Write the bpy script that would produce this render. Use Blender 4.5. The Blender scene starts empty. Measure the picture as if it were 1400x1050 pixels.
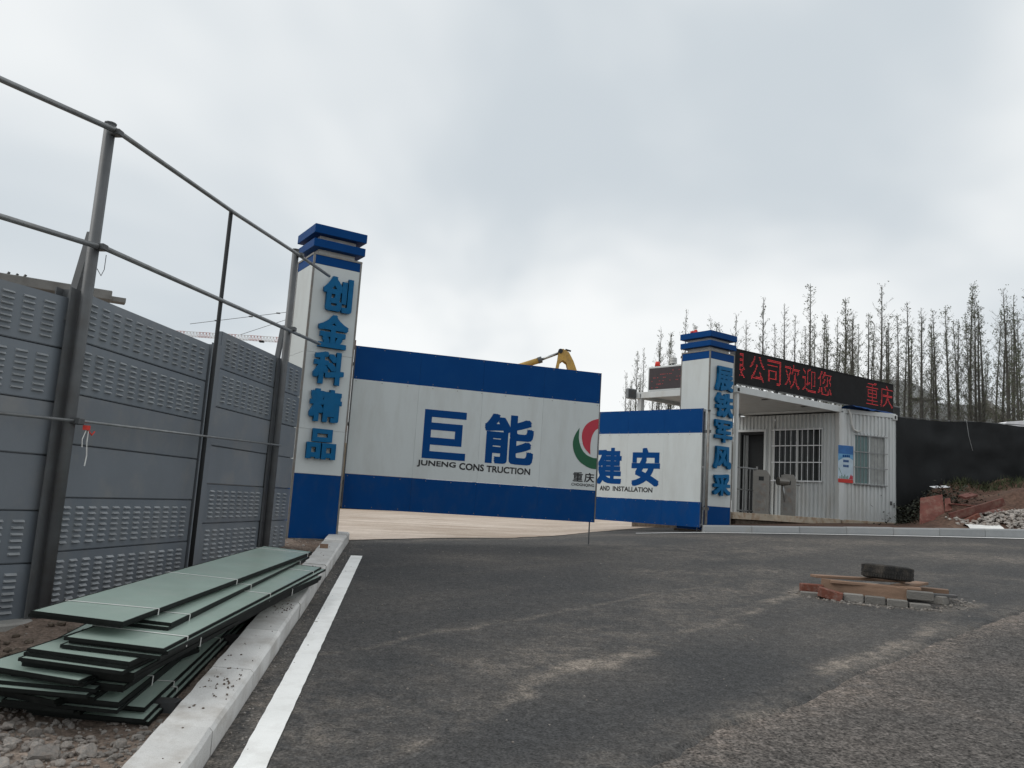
import bpy, bmesh, math, random
from math import sin, cos, radians, pi, hypot, exp
from mathutils import Vector, Matrix, noise
from mathutils.bvhtree import BVHTree

random.seed(7)
scene = bpy.context.scene
COL = scene.collection

# ------------------------------------------------------------------ camera
cam_d = bpy.data.cameras.new('camera')
cam_d.sensor_width = 36.0
cam_d.lens = 36.0 * 1130.0 / 1400.0
cam_d.clip_start = 0.05
cam_d.clip_end = 3000.0
cam = bpy.data.objects.new('camera', cam_d)
COL.objects.link(cam)
cam.matrix_world = (Matrix.Translation((0, 0, 1.6)) @ Matrix.Rotation(radians(98.06), 4, 'X')
                    @ Matrix.Rotation(radians(3.65), 4, 'Z'))
scene.camera = cam

# ------------------------------------------------------------------ sky and sun (overcast)
SUN_EL, SUN_AZ = radians(46), radians(-92)      # azimuth from +Y towards +X
world = bpy.data.worlds.new('World')
scene.world = world
world.use_nodes = True
nt = world.node_tree
nt.nodes.clear()
def wn(t, **kw):
    n = nt.nodes.new(t)
    for k, v in kw.items():
        setattr(n, k, v)
    return n
w_out = wn('ShaderNodeOutputWorld')
w_bg = wn('ShaderNodeBackground')
w_bg.inputs['Strength'].default_value = 0.1
w_sky = wn('ShaderNodeTexSky', sky_type='NISHITA')
w_sky.sun_disc = False
w_sky.sun_elevation = SUN_EL
w_sky.sun_rotation = SUN_AZ
w_tc = wn('ShaderNodeTexCoord')
w_sep = wn('ShaderNodeSeparateXYZ')
w_max = wn('ShaderNodeMath', operation='MAXIMUM'); w_max.inputs[1].default_value = 0.0
w_add = wn('ShaderNodeMath', operation='ADD'); w_add.inputs[1].default_value = 0.55
w_dx = wn('ShaderNodeMath', operation='DIVIDE')
w_dy = wn('ShaderNodeMath', operation='DIVIDE')
w_cmb = wn('ShaderNodeCombineXYZ')
w_map = wn('ShaderNodeMapping')
w_map.inputs['Location'].default_value = (14.2, 5.0, 0.0)
w_n1 = wn('ShaderNodeTexNoise')
w_n1.inputs['Scale'].default_value = 1.45
w_n1.inputs['Detail'].default_value = 4.0
w_n1.inputs['Roughness'].default_value = 0.48
w_n1.inputs['Distortion'].default_value = 0.35
w_rmp = wn('ShaderNodeValToRGB')
w_rmp.color_ramp.interpolation = 'EASE'
w_rmp.color_ramp.elements[0].position = 0.33
w_rmp.color_ramp.elements[0].color = (0.615, 0.672, 0.715, 1)
w_rmp.color_ramp.elements[1].position = 0.62
w_rmp.color_ramp.elements[1].color = (0.95, 0.968, 0.968, 1)
w_mul = wn('ShaderNodeMix', data_type='RGBA', blend_type='MULTIPLY')
w_mul.inputs['Factor'].default_value = 1.0
w_mul.inputs['B'].default_value = (10.2, 10.2, 10.2, 1)
w_mix = wn('ShaderNodeMix', data_type='RGBA')
w_mix.inputs['Factor'].default_value = 0.96
L = nt.links.new
L(w_tc.outputs['Generated'], w_sep.inputs[0])
L(w_sep.outputs['Z'], w_max.inputs[0]); L(w_max.outputs[0], w_add.inputs[0])
L(w_sep.outputs['X'], w_dx.inputs[0]); L(w_add.outputs[0], w_dx.inputs[1])
L(w_sep.outputs['Y'], w_dy.inputs[0]); L(w_add.outputs[0], w_dy.inputs[1])
L(w_dx.outputs[0], w_cmb.inputs[0]); L(w_dy.outputs[0], w_cmb.inputs[1])
L(w_cmb.outputs[0], w_map.inputs['Vector'])
L(w_map.outputs[0], w_n1.inputs['Vector'])
L(w_n1.outputs['Fac'], w_rmp.inputs['Fac'])
L(w_rmp.outputs['Color'], w_mul.inputs['A'])
L(w_sky.outputs['Color'], w_mix.inputs['A']); L(w_mul.outputs['Result'], w_mix.inputs['B'])
L(w_mix.outputs['Result'], w_bg.inputs['Color'])
L(w_bg.outputs[0], w_out.inputs['Surface'])

sun_d = bpy.data.lights.new('sun', 'SUN')
sun_d.energy = 1.2
sun_d.angle = radians(38)
sun_d.color = (1.0, 0.97, 0.92)
sun = bpy.data.objects.new('sun', sun_d)
COL.objects.link(sun)
sdir = Vector((sin(SUN_AZ) * cos(SUN_EL), cos(SUN_AZ) * cos(SUN_EL), sin(SUN_EL)))
sun.rotation_euler = sdir.to_track_quat('Z', 'Y').to_euler()
sun.location = (0, 0, 30)

vs = scene.view_settings
vs.view_transform = 'Standard'
vs.look = 'None'
vs.exposure = 0.0
vs.gamma = 1.0
vs.use_curve_mapping = False
scene.cycles.use_denoising = True
scene.cycles.max_bounces = 6

# ------------------------------------------------------------------ helpers
def V(*a):
    return Vector(a)

def link(o, parent=None):
    COL.objects.link(o)
    if parent is not None:
        o.parent = parent
    return o

def root_of(o):
    while o.parent is not None:
        o = o.parent
    return o

def tag(o, label=None, cat=None, group=None, kind=None):
    if label: o['label'] = label
    if cat: o['category'] = cat
    if group: o['group'] = group
    if kind: o['kind'] = kind
    return o

def thing(name, loc, label=None, cat=None, group=None, kind=None):
    o = bpy.data.objects.new(name, None)
    o.empty_display_size = 0.1
    link(o)
    o.location = loc
    return tag(o, label, cat, group, kind)

class MB:
    """collects polygons, links them as ONE mesh object"""
    def __init__(self):
        self.v = []; self.f = []
    def add(self, vs, fs):
        b = len(self.v)
        self.v += [Vector(p) for p in vs]
        self.f += [tuple(i + b for i in f) for f in fs]
        return self
    def obox(self, o, a, b, c):
        o = Vector(o); a = Vector(a); b = Vector(b); c = Vector(c)
        if a.cross(b).dot(c) < 0:
            a, b = b, a
        p = [o, o + a, o + a + b, o + b]
        p += [q + c for q in p]
        return self.add(p, [(3, 2, 1, 0), (4, 5, 6, 7), (0, 1, 5, 4), (1, 2, 6, 5), (2, 3, 7, 6), (3, 0, 4, 7)])
    def box(self, c, s, rz=0.0, R=None):
        R = R or Matrix.Rotation(rz, 3, 'Z')
        a, b, d = R @ V(s[0], 0, 0), R @ V(0, s[1], 0), R @ V(0, 0, s[2])
        return self.obox(Vector(c) - (a + b + d) / 2, a, b, d)
    def tube(self, pts, r, n=8, r1=None, cap=True):
        pts = [Vector(p) for p in pts]
        m = len(pts); r1 = r if r1 is None else r1
        vs = []
        for i, p in enumerate(pts):
            t = (pts[min(i + 1, m - 1)] - pts[max(i - 1, 0)]).normalized()
            u = t.cross(V(0, 0, 1)) if abs(t.z) < 0.95 else t.cross(V(1, 0, 0))
            u.normalize(); w = t.cross(u)
            rr = r + (r1 - r) * i / (m - 1)
            vs += [p + (u * cos(2 * pi * k / n) + w * sin(2 * pi * k / n)) * rr for k in range(n)]
        fs = []
        for i in range(m - 1):
            for k in range(n):
                fs.append((i * n + k, i * n + (k + 1) % n, (i + 1) * n + (k + 1) % n, (i + 1) * n + k))
        if cap:
            fs.append(tuple(range(n - 1, -1, -1)))
            fs.append(tuple(range((m - 1) * n, m * n)))
        return self.add(vs, fs)
    def prism(self, poly, d):
        """poly: list of 3D points, extruded by vector d"""
        n = len(poly); poly = [Vector(p) for p in poly]; d = Vector(d)
        nrm = Vector((0, 0, 0))
        for i in range(n):
            nrm += (poly[i] - poly[0]).cross(poly[(i + 1) % n] - poly[0])
        if nrm.dot(d) > 0:
            poly = poly[::-1]
        vs = poly + [p + d for p in poly]
        fs = [tuple(range(n)), tuple(range(2 * n - 1, n - 1, -1))]
        fs += [((i + 1) % n, i, i + n, (i + 1) % n + n) for i in range(n)]
        return self.add(vs, fs)
    def mesh(self, name, origin, smooth=False, bevel=0.0, seg=1):
        me = bpy.data.meshes.new(name)
        me.from_pydata([tuple(p - origin) for p in self.v], [], self.f)
        if bevel > 0:
            bm = bmesh.new(); bm.from_mesh(me)
            bmesh.ops.bevel(bm, geom=list(bm.edges), offset=bevel, segments=seg, affect='EDGES', clamp_overlap=True)
            bm.to_mesh(me); bm.free()
        if smooth:
            for p in me.polygons: p.use_smooth = True
        me.update()
        return me
    def build(self, name, mat, parent=None, smooth=False, bevel=0.0, seg=1):
        if parent is None:
            xs = [p.x for p in self.v]; ys = [p.y for p in self.v]; zs = [p.z for p in self.v]
            org = V((min(xs) + max(xs)) / 2, (min(ys) + max(ys)) / 2, min(zs))
        else:
            org = Vector(root_of(parent).location)
        me = self.mesh(name, org, smooth, bevel, seg)
        if mat: me.materials.append(mat)
        o = bpy.data.objects.new(name, me)
        link(o, parent)
        if parent is None: o.location = org
        return o

def lerp(a, b, t): return a + (b - a) * t
def smooth(a, b, x):
    t = max(0.0, min(1.0, (x - a) / (b - a))); return t * t * (3 - 2 * t)
def fbm(x, y, z=0.0, o=4):
    return noise.fractal(V(x, y, z), 1.0, 2.0, o)

# ------------------------------------------------------------------ materials
def mat(name, col, rough=0.6, var=0.12, scale=4.0, bump=0.0, bscale=60.0, metal=0.0, spec=0.4,
        dirt=None, damt=0.0, dscale=2.0, stretch=None, fine=0.0, fscale=150.0, emit=None, estr=0.0, ov=0.0):
    m = bpy.data.materials.new(name); m.use_nodes = True
    t = m.node_tree; N = t.nodes; K = t.links.new
    b = N['Principled BSDF']
    b.inputs['Roughness'].default_value = rough
    b.inputs['Metallic'].default_value = metal
    b.inputs['Specular IOR Level'].default_value = spec
    tc = N.new('ShaderNodeTexCoord'); src = tc.outputs['Object']
    if stretch:
        mp = N.new('ShaderNodeMapping'); mp.inputs['Scale'].default_value = stretch
        K(src, mp.inputs['Vector']); src = mp.outputs[0]
    n1 = N.new('ShaderNodeTexNoise'); n1.inputs['Scale'].default_value = scale; n1.inputs['Detail'].default_value = 5
    n1.inputs['Roughness'].default_value = 0.6
    K(src, n1.inputs['Vector'])
    mx = N.new('ShaderNodeMix'); mx.data_type = 'RGBA'
    lo = [c * (1 - var) for c in col]; hi = [min(1, c * (1 + var)) for c in col]
    mx.inputs['A'].default_value = (*lo, 1); mx.inputs['B'].default_value = (*hi, 1)
    mr = N.new('ShaderNodeMapRange'); mr.inputs[1].default_value = 0.3; mr.inputs[2].default_value = 0.7
    K(n1.outputs['Fac'], mr.inputs[0]); K(mr.outputs[0], mx.inputs['Factor'])
    out = mx.outputs['Result']
    if fine > 0:
        n2 = N.new('ShaderNodeTexNoise'); n2.inputs['Scale'].default_value = fscale; n2.inputs['Detail'].default_value = 3
        K(tc.outputs['Object'], n2.inputs['Vector'])
        m2 = N.new('ShaderNodeMapRange'); m2.inputs[1].default_value = 0.3; m2.inputs[2].default_value = 0.7
        m2.inputs[3].default_value = 1 - fine; m2.inputs[4].default_value = 1 + fine
        K(n2.outputs['Fac'], m2.inputs[0])
        mm = N.new('ShaderNodeVectorMath'); mm.operation = 'SCALE'
        K(out, mm.inputs[0]); K(m2.outputs[0], mm.inputs['Scale']); out = mm.outputs[0]
    if dirt:
        n3 = N.new('ShaderNodeTexNoise'); n3.inputs['Scale'].default_value = dscale; n3.inputs['Detail'].default_value = 7
        n3.inputs['Roughness'].default_value = 0.65
        K(src, n3.inputs['Vector'])
        m3 = N.new('ShaderNodeMapRange'); m3.inputs[1].default_value = 0.48; m3.inputs[2].default_value = 0.72
        m3.inputs[3].default_value = 0.0; m3.inputs[4].default_value = damt
        K(n3.outputs['Fac'], m3.inputs[0])
        md = N.new('ShaderNodeMix'); md.data_type = 'RGBA'; md.inputs['B'].default_value = (*dirt, 1)
        K(out, md.inputs['A']); K(m3.outputs[0], md.inputs['Factor']); out = md.outputs['Result']
    if ov > 0:
        oi = N.new('ShaderNodeObjectInfo'); mo = N.new('ShaderNodeMapRange'); mo.inputs[3].default_value = 1 - ov; mo.inputs[4].default_value = 1 + ov
        K(oi.outputs['Random'], mo.inputs[0]); so = N.new('ShaderNodeVectorMath'); so.operation = 'SCALE'
        K(out, so.inputs[0]); K(mo.outputs[0], so.inputs['Scale']); out = so.outputs[0]
    K(out, b.inputs['Base Color'])
    if bump > 0:
        nb = N.new('ShaderNodeTexNoise'); nb.inputs['Scale'].default_value = bscale; nb.inputs['Detail'].default_value = 4
        K(tc.outputs['Object'], nb.inputs['Vector'])
        bp = N.new('ShaderNodeBump'); bp.inputs['Strength'].default_value = bump; bp.inputs['Distance'].default_value = 0.02
        K(nb.outputs['Fac'], bp.inputs['Height']); K(bp.outputs[0], b.inputs['Normal'])
    if emit:
        b.inputs['Emission Color'].default_value = (*emit, 1); b.inputs['Emission Strength'].default_value = estr
    return m

TAN = (0.30, 0.23, 0.17)
M = {}
M['blue'] = mat('blue_sheet', (0.0008, 0.046, 0.180), 0.5, 0.08, 1.5, 0.10, 2.2, spec=0.07, dirt=(0.008, 0.058, 0.17), damt=0.3, dscale=3)
M['bluemud'] = mat('blue_sheet_muddy', (0.0008, 0.046, 0.180), 0.5, 0.08, 1.5, 0.10, 2.2, spec=0.07, dirt=(0.04, 0.065, 0.12), damt=0.28, dscale=7, stretch=(1, 1, 0.5))
M['white'] = mat('white_sheet', (0.55, 0.585, 0.585), 0.5, 0.03, 1.5, 0.16, 2.2, spec=0.3, dirt=(0.40, 0.405, 0.385), damt=0.5, dscale=2.6, stretch=(1, 1, 0.22), ov=0.03)
M['cyan'] = mat('letter_blue', (0.001, 0.105, 0.255), 0.45, 0.10, 6, spec=0.15, dirt=(0.02, 0.13, 0.26), damt=0.3, dscale=8)
M['ink'] = mat('print_black', (0.012, 0.012, 0.014), 0.5)
M['inkblue'] = mat('print_blue', (0.0008, 0.050, 0.195), 0.5, 0.05, 3, spec=0.08)
M['red'] = mat('print_red', (0.42, 0.022, 0.045), 0.45, 0.05)
M['green'] = mat('print_green', (0.003, 0.085, 0.035), 0.45, 0.05)
M['steel'] = mat('galvanised_steel', (0.24, 0.25, 0.255), 0.45, 0.2, 9, 0.05, 80, 0.55, dirt=(0.12, 0.08, 0.05), damt=0.25, dscale=6)
M['darksteel'] = mat('dark_steel', (0.085, 0.09, 0.095), 0.5, 0.2, 9, metal=0.3, dirt=(0.12, 0.07, 0.04), damt=0.3, dscale=8)
M['post'] = mat('post_grey_paint', (0.098, 0.104, 0.110), 0.5, 0.15, 6, dirt=(0.07, 0.06, 0.05), damt=0.4, dscale=5)
M['barrier'] = mat('barrier_grey_paint', (0.142, 0.163, 0.187), 0.36, 0.06, 2, 0.03, 30, dirt=(0.26, 0.25, 0.23), damt=0.30, dscale=3.5, stretch=(1, 1, 0.4), ov=0.1)
M['louvre'] = mat('louvre_painted_highlight', (0.33, 0.35, 0.365), 0.35, 0.25, 5, metal=0.2)  # paler than the panels: sky highlight on the louvre hoods painted into the colour
M['barrier2'] = mat('barrier_plain_grey', (0.150, 0.168, 0.190), 0.5, 0.06, 2, 0.03, 30, dirt=(0.27, 0.25, 0.22), damt=0.35, dscale=2.5, ov=0.09)
M['trim'] = mat('edge_trim_metal', (0.19, 0.185, 0.175), 0.45, 0.2, 8, metal=0.4, dirt=(0.18, 0.09, 0.04), damt=0.5, dscale=9)
M['neck'] = mat('cap_neck_grey', (0.48, 0.48, 0.47), 0.6, 0.1, 6, dirt=(0.2, 0.17, 0.14), damt=0.4)
M['conc'] = mat('concrete', (0.30, 0.295, 0.28), 0.85, 0.15, 3, 0.25, 60, dirt=(0.16, 0.14, 0.12), damt=0.5, dscale=2, fine=0.12)
M['kerbl'] = mat('pale_kerb_concrete', (0.575, 0.57, 0.555), 0.85, 0.12, 3, 0.2, 90, dirt=(0.25, 0.21, 0.17), damt=0.55, dscale=3.5, fine=0.12, fscale=220, ov=0.06)
M['kerbr'] = mat('grey_kerb_stone', (0.29, 0.30, 0.305), 0.8, 0.1, 4, 0.15, 90, dirt=(0.20, 0.18, 0.15), damt=0.4, dscale=4, fine=0.14, fscale=200, ov=0.08)
M['plinth'] = mat('plinth_masonry', (0.11, 0.085, 0.065), 0.95, 0.35, 14, 0.6, 40, dirt=(0.24, 0.21, 0.18), damt=0.5, dscale=9)
M['container'] = mat('container_white_paint', (0.54, 0.56, 0.56), 0.5, 0.05, 2, dirt=(0.36, 0.33, 0.28), damt=0.4, dscale=2.5, stretch=(1, 1, 0.3))
M['rust'] = mat('rusty_white_beam', (0.40, 0.345, 0.27), 0.75, 0.2, 4, dirt=(0.22, 0.11, 0.05), damt=0.9, dscale=6)
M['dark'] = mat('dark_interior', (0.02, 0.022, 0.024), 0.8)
M['ledface'] = mat('led_module_black', (0.012, 0.012, 0.013), 0.75, 0.2, 6, spec=0.2)
M['led'] = mat('led_red_lit', (0.4, 0.02, 0.02), 0.5, emit=(1.0, 0.05, 0.06), estr=0.65)
M['stainless'] = mat('brushed_stainless', (0.20, 0.19, 0.175), 0.40, 0.12, 4, metal=0.5, stretch=(1, 1, 12))
M['shade'] = mat('black_shade_net', (0.011, 0.0125, 0.014), 0.75, 0.30, 1.2, 0.5, 4, spec=0.3, stretch=(1, 1, 0.3))
M['redboard'] = mat('red_formwork_board', (0.135, 0.045, 0.034), 0.75, 0.25, 5, 0.1, 40, dirt=(0.25, 0.18, 0.14), damt=0.6, dscale=6, ov=0.25)
M['brick'] = mat('red_brick', (0.17, 0.060, 0.040), 0.9, 0.25, 12, 0.5, 60, dirt=(0.25, 0.22, 0.2), damt=0.5, dscale=14)
M['gbrick'] = mat('grey_brick', (0.21, 0.20, 0.185), 0.9, 0.2, 12, 0.5, 60, dirt=(0.10, 0.09, 0.08), damt=0.6, dscale=12, ov=0.25)
M['wood'] = mat('weathered_plank', (0.225, 0.145, 0.100), 0.8, 0.25, 4, 0.2, 60, stretch=(1, 1, 6), dirt=(0.12, 0.07, 0.045), damt=0.6, dscale=8, ov=0.22)
M['rubber'] = mat('tyre_rubber', (0.022, 0.021, 0.020), 0.85, 0.2, 10, 0.3, 60, dirt=(0.13, 0.11, 0.09), damt=0.55, dscale=8)
M['frame'] = mat('black_panel_frame', (0.0055, 0.0075, 0.0068), 0.6, 0.2, 6, spec=0.2, dirt=(0.028, 0.032, 0.03), damt=0.4, dscale=8)
M['pane'] = mat('green_glass_film', (0.345, 0.440, 0.388), 0.26, 0.08, 2, spec=0.5, dirt=(0.42, 0.46, 0.42), damt=0.5, dscale=3, ov=0.1)
M['strap'] = mat('white_strap', (0.72, 0.72, 0.70), 0.5)
M['bark'] = mat('tree_bark', (0.060, 0.057, 0.050), 0.95, 0.25, 6, ov=0.2)
M['twig'] = mat('twigs', (0.125, 0.120, 0.104), 0.95, 0.2, 3, ov=0.2)
M['leaf'] = mat('sparse_leaves', (0.085, 0.100, 0.055), 0.8, 0.35, 1.5)
M['grass'] = mat('dry_grass', (0.045, 0.055, 0.024), 0.85, 0.5, 2)
M['yellow'] = mat('excavator_yellow', (0.42, 0.26, 0.06), 0.5, 0.15, 5, dirt=(0.18, 0.12, 0.07), damt=0.6, dscale=4)
M['chrome'] = mat('piston_rod', (0.35, 0.36, 0.36), 0.3, metal=0.8)
M['cranered'] = mat('crane_red', (0.42, 0.20, 0.18), 0.6, 0.05)
M['cranewhite'] = mat('crane_white', (0.55, 0.53, 0.52), 0.6, 0.05)
M['lampred'] = mat('siren_red', (0.65, 0.035, 0.02), 0.35)
M['pvc'] = mat('grey_conduit', (0.52, 0.52, 0.50), 0.5)
M['glassdark'] = mat('window_glass', (0.012, 0.015, 0.016), 0.10, 0.2, 2, spec=0.25)
M['glassteal'] = mat('window_glass_teal', (0.060, 0.135, 0.135), 0.10, 0.15, 2, spec=0.6)
M['curtain'] = mat('window_curtain', (0.35, 0.36, 0.35), 0.8, 0.2, 8)
M['stone'] = mat('rubble_stone', (0.27, 0.25, 0.23), 0.9, 0.3, 7, 0.5, 30, dirt=(0.30, 0.22, 0.17), damt=0.5, dscale=6, ov=0.25)
M['whiteroof'] = mat('white_roof', (0.75, 0.76, 0.78), 0.6)
M['shed'] = mat('grey_cladding', (0.36, 0.375, 0.38), 0.7, 0.1, 0.6)
M['line'] = mat('white_road_paint', (0.86, 0.865, 0.85), 0.75, 0.05, 2, 0.1, 150, dirt=(0.46, 0.44, 0.41), damt=0.35, dscale=5, fine=0.05, fscale=200)

# ------------------------------------------------------------------ ground materials driven by a 'dust' attribute (dried mud, spills)
def ground_mat(name, base, dust, grain, gscale, rough=0.9, bump=0.4, big=0.25, bigscale=0.5, speck=None):
    m = bpy.data.materials.new(name); m.use_nodes = True
    t = m.node_tree; N = t.nodes; K = t.links.new
    b = N['Principled BSDF']; b.inputs['Roughness'].default_value = rough
    b.inputs['Specular IOR Level'].default_value = 0.25
    tc = N.new('ShaderNodeTexCoord')
    def nz(scale, detail=4, r=0.6):
        n = N.new('ShaderNodeTexNoise'); n.inputs['Scale'].default_value = scale
        n.inputs['Detail'].default_value = detail; n.inputs['Roughness'].default_value = r
        K(tc.outputs['Object'], n.inputs['Vector']); return n.outputs['Fac']
    def rng(s, a, b_, c, d):
        r = N.new('ShaderNodeMapRange')
        for i, q in enumerate((a, b_, c, d)): r.inputs[i + 1].default_value = q
        K(s, r.inputs[0]); return r.outputs[0]
    def math_(op, a, b_):
        n = N.new('ShaderNodeMath'); n.operation = op
        for i, q in enumerate((a, b_)):
            if isinstance(q, (int, float)): n.inputs[i].default_value = q
            else: K(q, n.inputs[i])
        return n.outputs[0]
    at = N.new('ShaderNodeAttribute'); at.attribute_name = 'dust'
    brk = rng(nz(8, 9, 0.78), 0.36, 0.66, 0.05, 1.75)
    bigv = rng(nz(bigscale, 6, 0.6), 0.42, 0.75, 0.0, big)
    d = math_('ADD', math_('MULTIPLY', at.outputs['Fac'], brk), bigv)
    cl = N.new('ShaderNodeClamp'); K(d, cl.inputs[0])
    mx = N.new('ShaderNodeMix'); mx.data_type = 'RGBA'
    mx.inputs['A'].default_value = (*base, 1); mx.inputs['B'].default_value = (*dust, 1)
    K(cl.outputs[0], mx.inputs['Factor'])
    g = rng(nz(gscale, 2, 0.6), 0.3, 0.7, 1 - grain, 1 + grain)
    g2 = rng(nz(gscale * 0.28, 3, 0.6), 0.3, 0.7, 1 - grain * 0.5, 1 + grain * 0.5)
    sc = N.new('ShaderNodeVectorMath'); sc.operation = 'SCALE'
    K(mx.outputs['Result'], sc.inputs[0]); K(math_('MULTIPLY', g, g2), sc.inputs['Scale'])
    out = sc.outputs[0]
    if speck:
        vo = N.new('ShaderNodeTexVoronoi'); vo.inputs['Scale'].default_value = speck[0]
        K(tc.outputs['Object'], vo.inputs['Vector'])
        s1 = rng(vo.outputs['Distance'], 0.0, speck[1], 1.0, 0.0)
        gate = rng(nz(speck[0] * 0.6, 1), 0.52, 0.60, 0.0, 1.0)
        ms = N.new('ShaderNodeMix'); ms.data_type = 'RGBA'; ms.inputs['B'].default_value = (*speck[2], 1)
        K(out, ms.inputs['A']); K(math_('MULTIPLY', s1, gate), ms.inputs['Factor']); out = ms.outputs['Result']
    K(out, b.inputs['Base Color'])
    bp = N.new('ShaderNodeBump'); bp.inputs['Strength'].default_value = bump; bp.inputs['Distance'].default_value = 0.008
    K(nz(gscale, 3, 0.7), bp.inputs['Height']); K(bp.outputs[0], b.inputs['Normal'])
    return m

M['asphalt'] = ground_mat('new_asphalt', (0.049, 0.0495, 0.0505), (0.215, 0.186, 0.158), 0.58, 66, 0.85, 0.8, 0.17, 0.45, (42, 0.22, (0.15, 0.145, 0.135)))
M['oldasphalt'] = ground_mat('old_coarse_asphalt', (0.070, 0.066, 0.063), (0.20, 0.165, 0.14), 0.85, 52, 0.92, 0.9, 0.28, 0.7, (50, 0.30, (0.27, 0.25, 0.225)))
M['yard'] = ground_mat('dusty_concrete', (0.37, 0.295, 0.235), (0.58, 0.50, 0.43), 0.12, 40, 0.9, 0.3, 0.8, 0.5)
M['soil'] = ground_mat('bare_soil', (0.135, 0.100, 0.080), (0.29, 0.235, 0.195), 0.40, 45, 0.95, 0.9, 0.55, 0.9, (38, 0.28, (0.30, 0.28, 0.26)))
M['bank'] = ground_mat('reddish_earth', (0.078, 0.043, 0.031), (0.14, 0.095, 0.07), 0.35, 14, 0.95, 0.9, 0.5, 0.8)
M['ground'] = ground_mat('far_ground', (0.20, 0.165, 0.13), (0.14, 0.14, 0.09), 0.25, 10, 0.95, 0.3, 0.6, 0.05)

# ------------------------------------------------------------------ terrain heights
def cap_y(x):
    if x <= 1: return 12.9
    if x <= 4: return 12.9 + 0.72 * (x - 1)
    if x <= 11: return 15.06 + 0.36 * (x - 4)
    return 17.58
def gz(x, y):
    c = cap_y(x)
    k = 0.7
    d = (y - c) / k
    sy = y if d < -12 else (c if d > 12 else -k * math.log(exp(-y / k + c / k) + 1) + c)
    return 0.02 * max(-14, min(16, x)) + 0.0765 * max(-8, sy)
def kerb_face_x(y): return -1.32 - 0.1095 * (y - 4.07)        # road-side foot of the left kerb
def kerbr_y(x): return 16.60 + 0.09 * (x - 4.07)              # road-side foot of the right kerb
def kerbr_z(x): return 1.22 + 0.047 * (x - 4.07)

def grid(name, rows, zf, m, dustf=None, kind='structure', smoothf=True):
    """rows: list of lists of (x, y), all the same length"""
    nr, nc = len(rows), len(rows[0])
    vs = [(x, y, zf(x, y)) for r in rows for (x, y) in r]
    fs = [(i * nc + j, i * nc + j + 1, (i + 1) * nc + j + 1, (i + 1) * nc + j) for i in range(nr - 1) for j in range(nc - 1)]
    me = bpy.data.meshes.new(name); me.from_pydata(vs, [], fs)
    a = me.attributes.new('dust', 'FLOAT', 'POINT')
    if dustf: a.data.foreach_set('value', [dustf(v[0], v[1]) for v in vs])
    if smoothf:
        for p in me.polygons: p.use_smooth = True
    me.materials.append(m)
    o = bpy.data.objects.new(name, me); link(o)
    return tag(o, kind=kind)

# far and near ground, one sheet
def axis(lo, hi, fine_lo, fine_hi, step):
    a = []; x = fine_lo
    while x <= fine_hi: a.append(x); x += step
    g = step; x = fine_lo
    while x > lo: g *= 1.5; x -= g; a.insert(0, x)
    g = step; x = a[-1]
    while x < hi: g *= 1.5; x += g; a.append(x)
    return a
gx = axis(-700, 700, -14, 24, 0.8); gy = axis(-60, 1500, -4, 34, 0.8)
def base_z(x, y):
    z = gz(x, y) - 0.10
    if y > 17.8 and x > 3: z = min(z, 1.15)
    return z
grid('ground', [[(x, y) for x in gx] for y in gy], base_z, M['ground'])

def seg_d(px, py, a, b):
    ax, ay = a; bx, by = b; dx, dy = bx - ax, by - ay
    t = max(0, min(1, ((px - ax) * dx + (py - ay) * dy) / (dx * dx + dy * dy)))
    return hypot(px - ax - t * dx, py - ay - t * dy)
STREAKS = [  # dried mud left by wheels and washing-down: polyline, width, amount
    ([(-1.2, 6.13), (0.11, 7.44), (2.58, 9.94)], 0.05, 0.55),
    ([(-0.85, 3.6), (-0.56, 4.21), (-0.37, 4.52), (-0.02, 4.94), (0.29, 5.74), (0.81, 6.15), (1.15, 6.6), (2.18, 7.9), (3.32, 9.47)], 0.085, 1.0),
    ([(-0.6, 4.5), (0.1, 5.45), (0.9, 6.45), (1.9, 7.6)], 0.30, 0.42),
    ([(0.55, 6.0), (0.82, 6.22), (1.12, 6.58)], 0.13, 2.2),
    ([(-1.2, 4.6), (0.0, 6.1), (1.6, 8.0), (3.0, 9.7)], 0.70, 0.42),
    ([(-1.6, 5.3), (-0.9, 4.4), (-0.5, 3.8)], 0.40, 0.40),
    ([(2.0, 10.4), (4.0, 11.2), (7.0, 11.0)], 0.55, 0.34),
    ([(5.11, 9.4), (4.61, 8.72), (4.15, 7.95), (3.72, 7.47), (3.24, 6.95), (2.58, 6.37), (2.4, 6.21)], 0.10, 0.85),
    ([(3.4, 9.4), (3.36, 9.56), (3.57, 9.89), (3.8, 10.04)], 0.09, 1.0),
    ([(3.4, 9.3), (3.9, 8.93), (4.6, 8.70), (5.2, 9.2)], 0.09, 0.8),
    ([(1.86, 13.07), (3.17, 12.4), (5.1, 13.9), (7.22, 13.5), (10, 13.2)], 0.8, 0.40),
    ([(2.2, 15.8), (5.0, 14.9), (9, 15.4), (13, 14.5)], 0.5, 0.45),
    ([(-1.0, 10.9), (1.0, 11.4), (3.2, 11.0), (6.0, 12.0)], 0.30, 0.16),
    ([(-1.8, 8.9), (-0.3, 8.2), (1.2, 8.9)], 0.25, 0.12),
    ([(-1.4, 4.9), (-1.1, 4.3), (-0.8, 3.6)], 0.35, 0.45),
    ([(-2.1, 12.3), (0.2, 14.2), (1.9, 17.3)], 0.30, 0.5),
]
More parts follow.
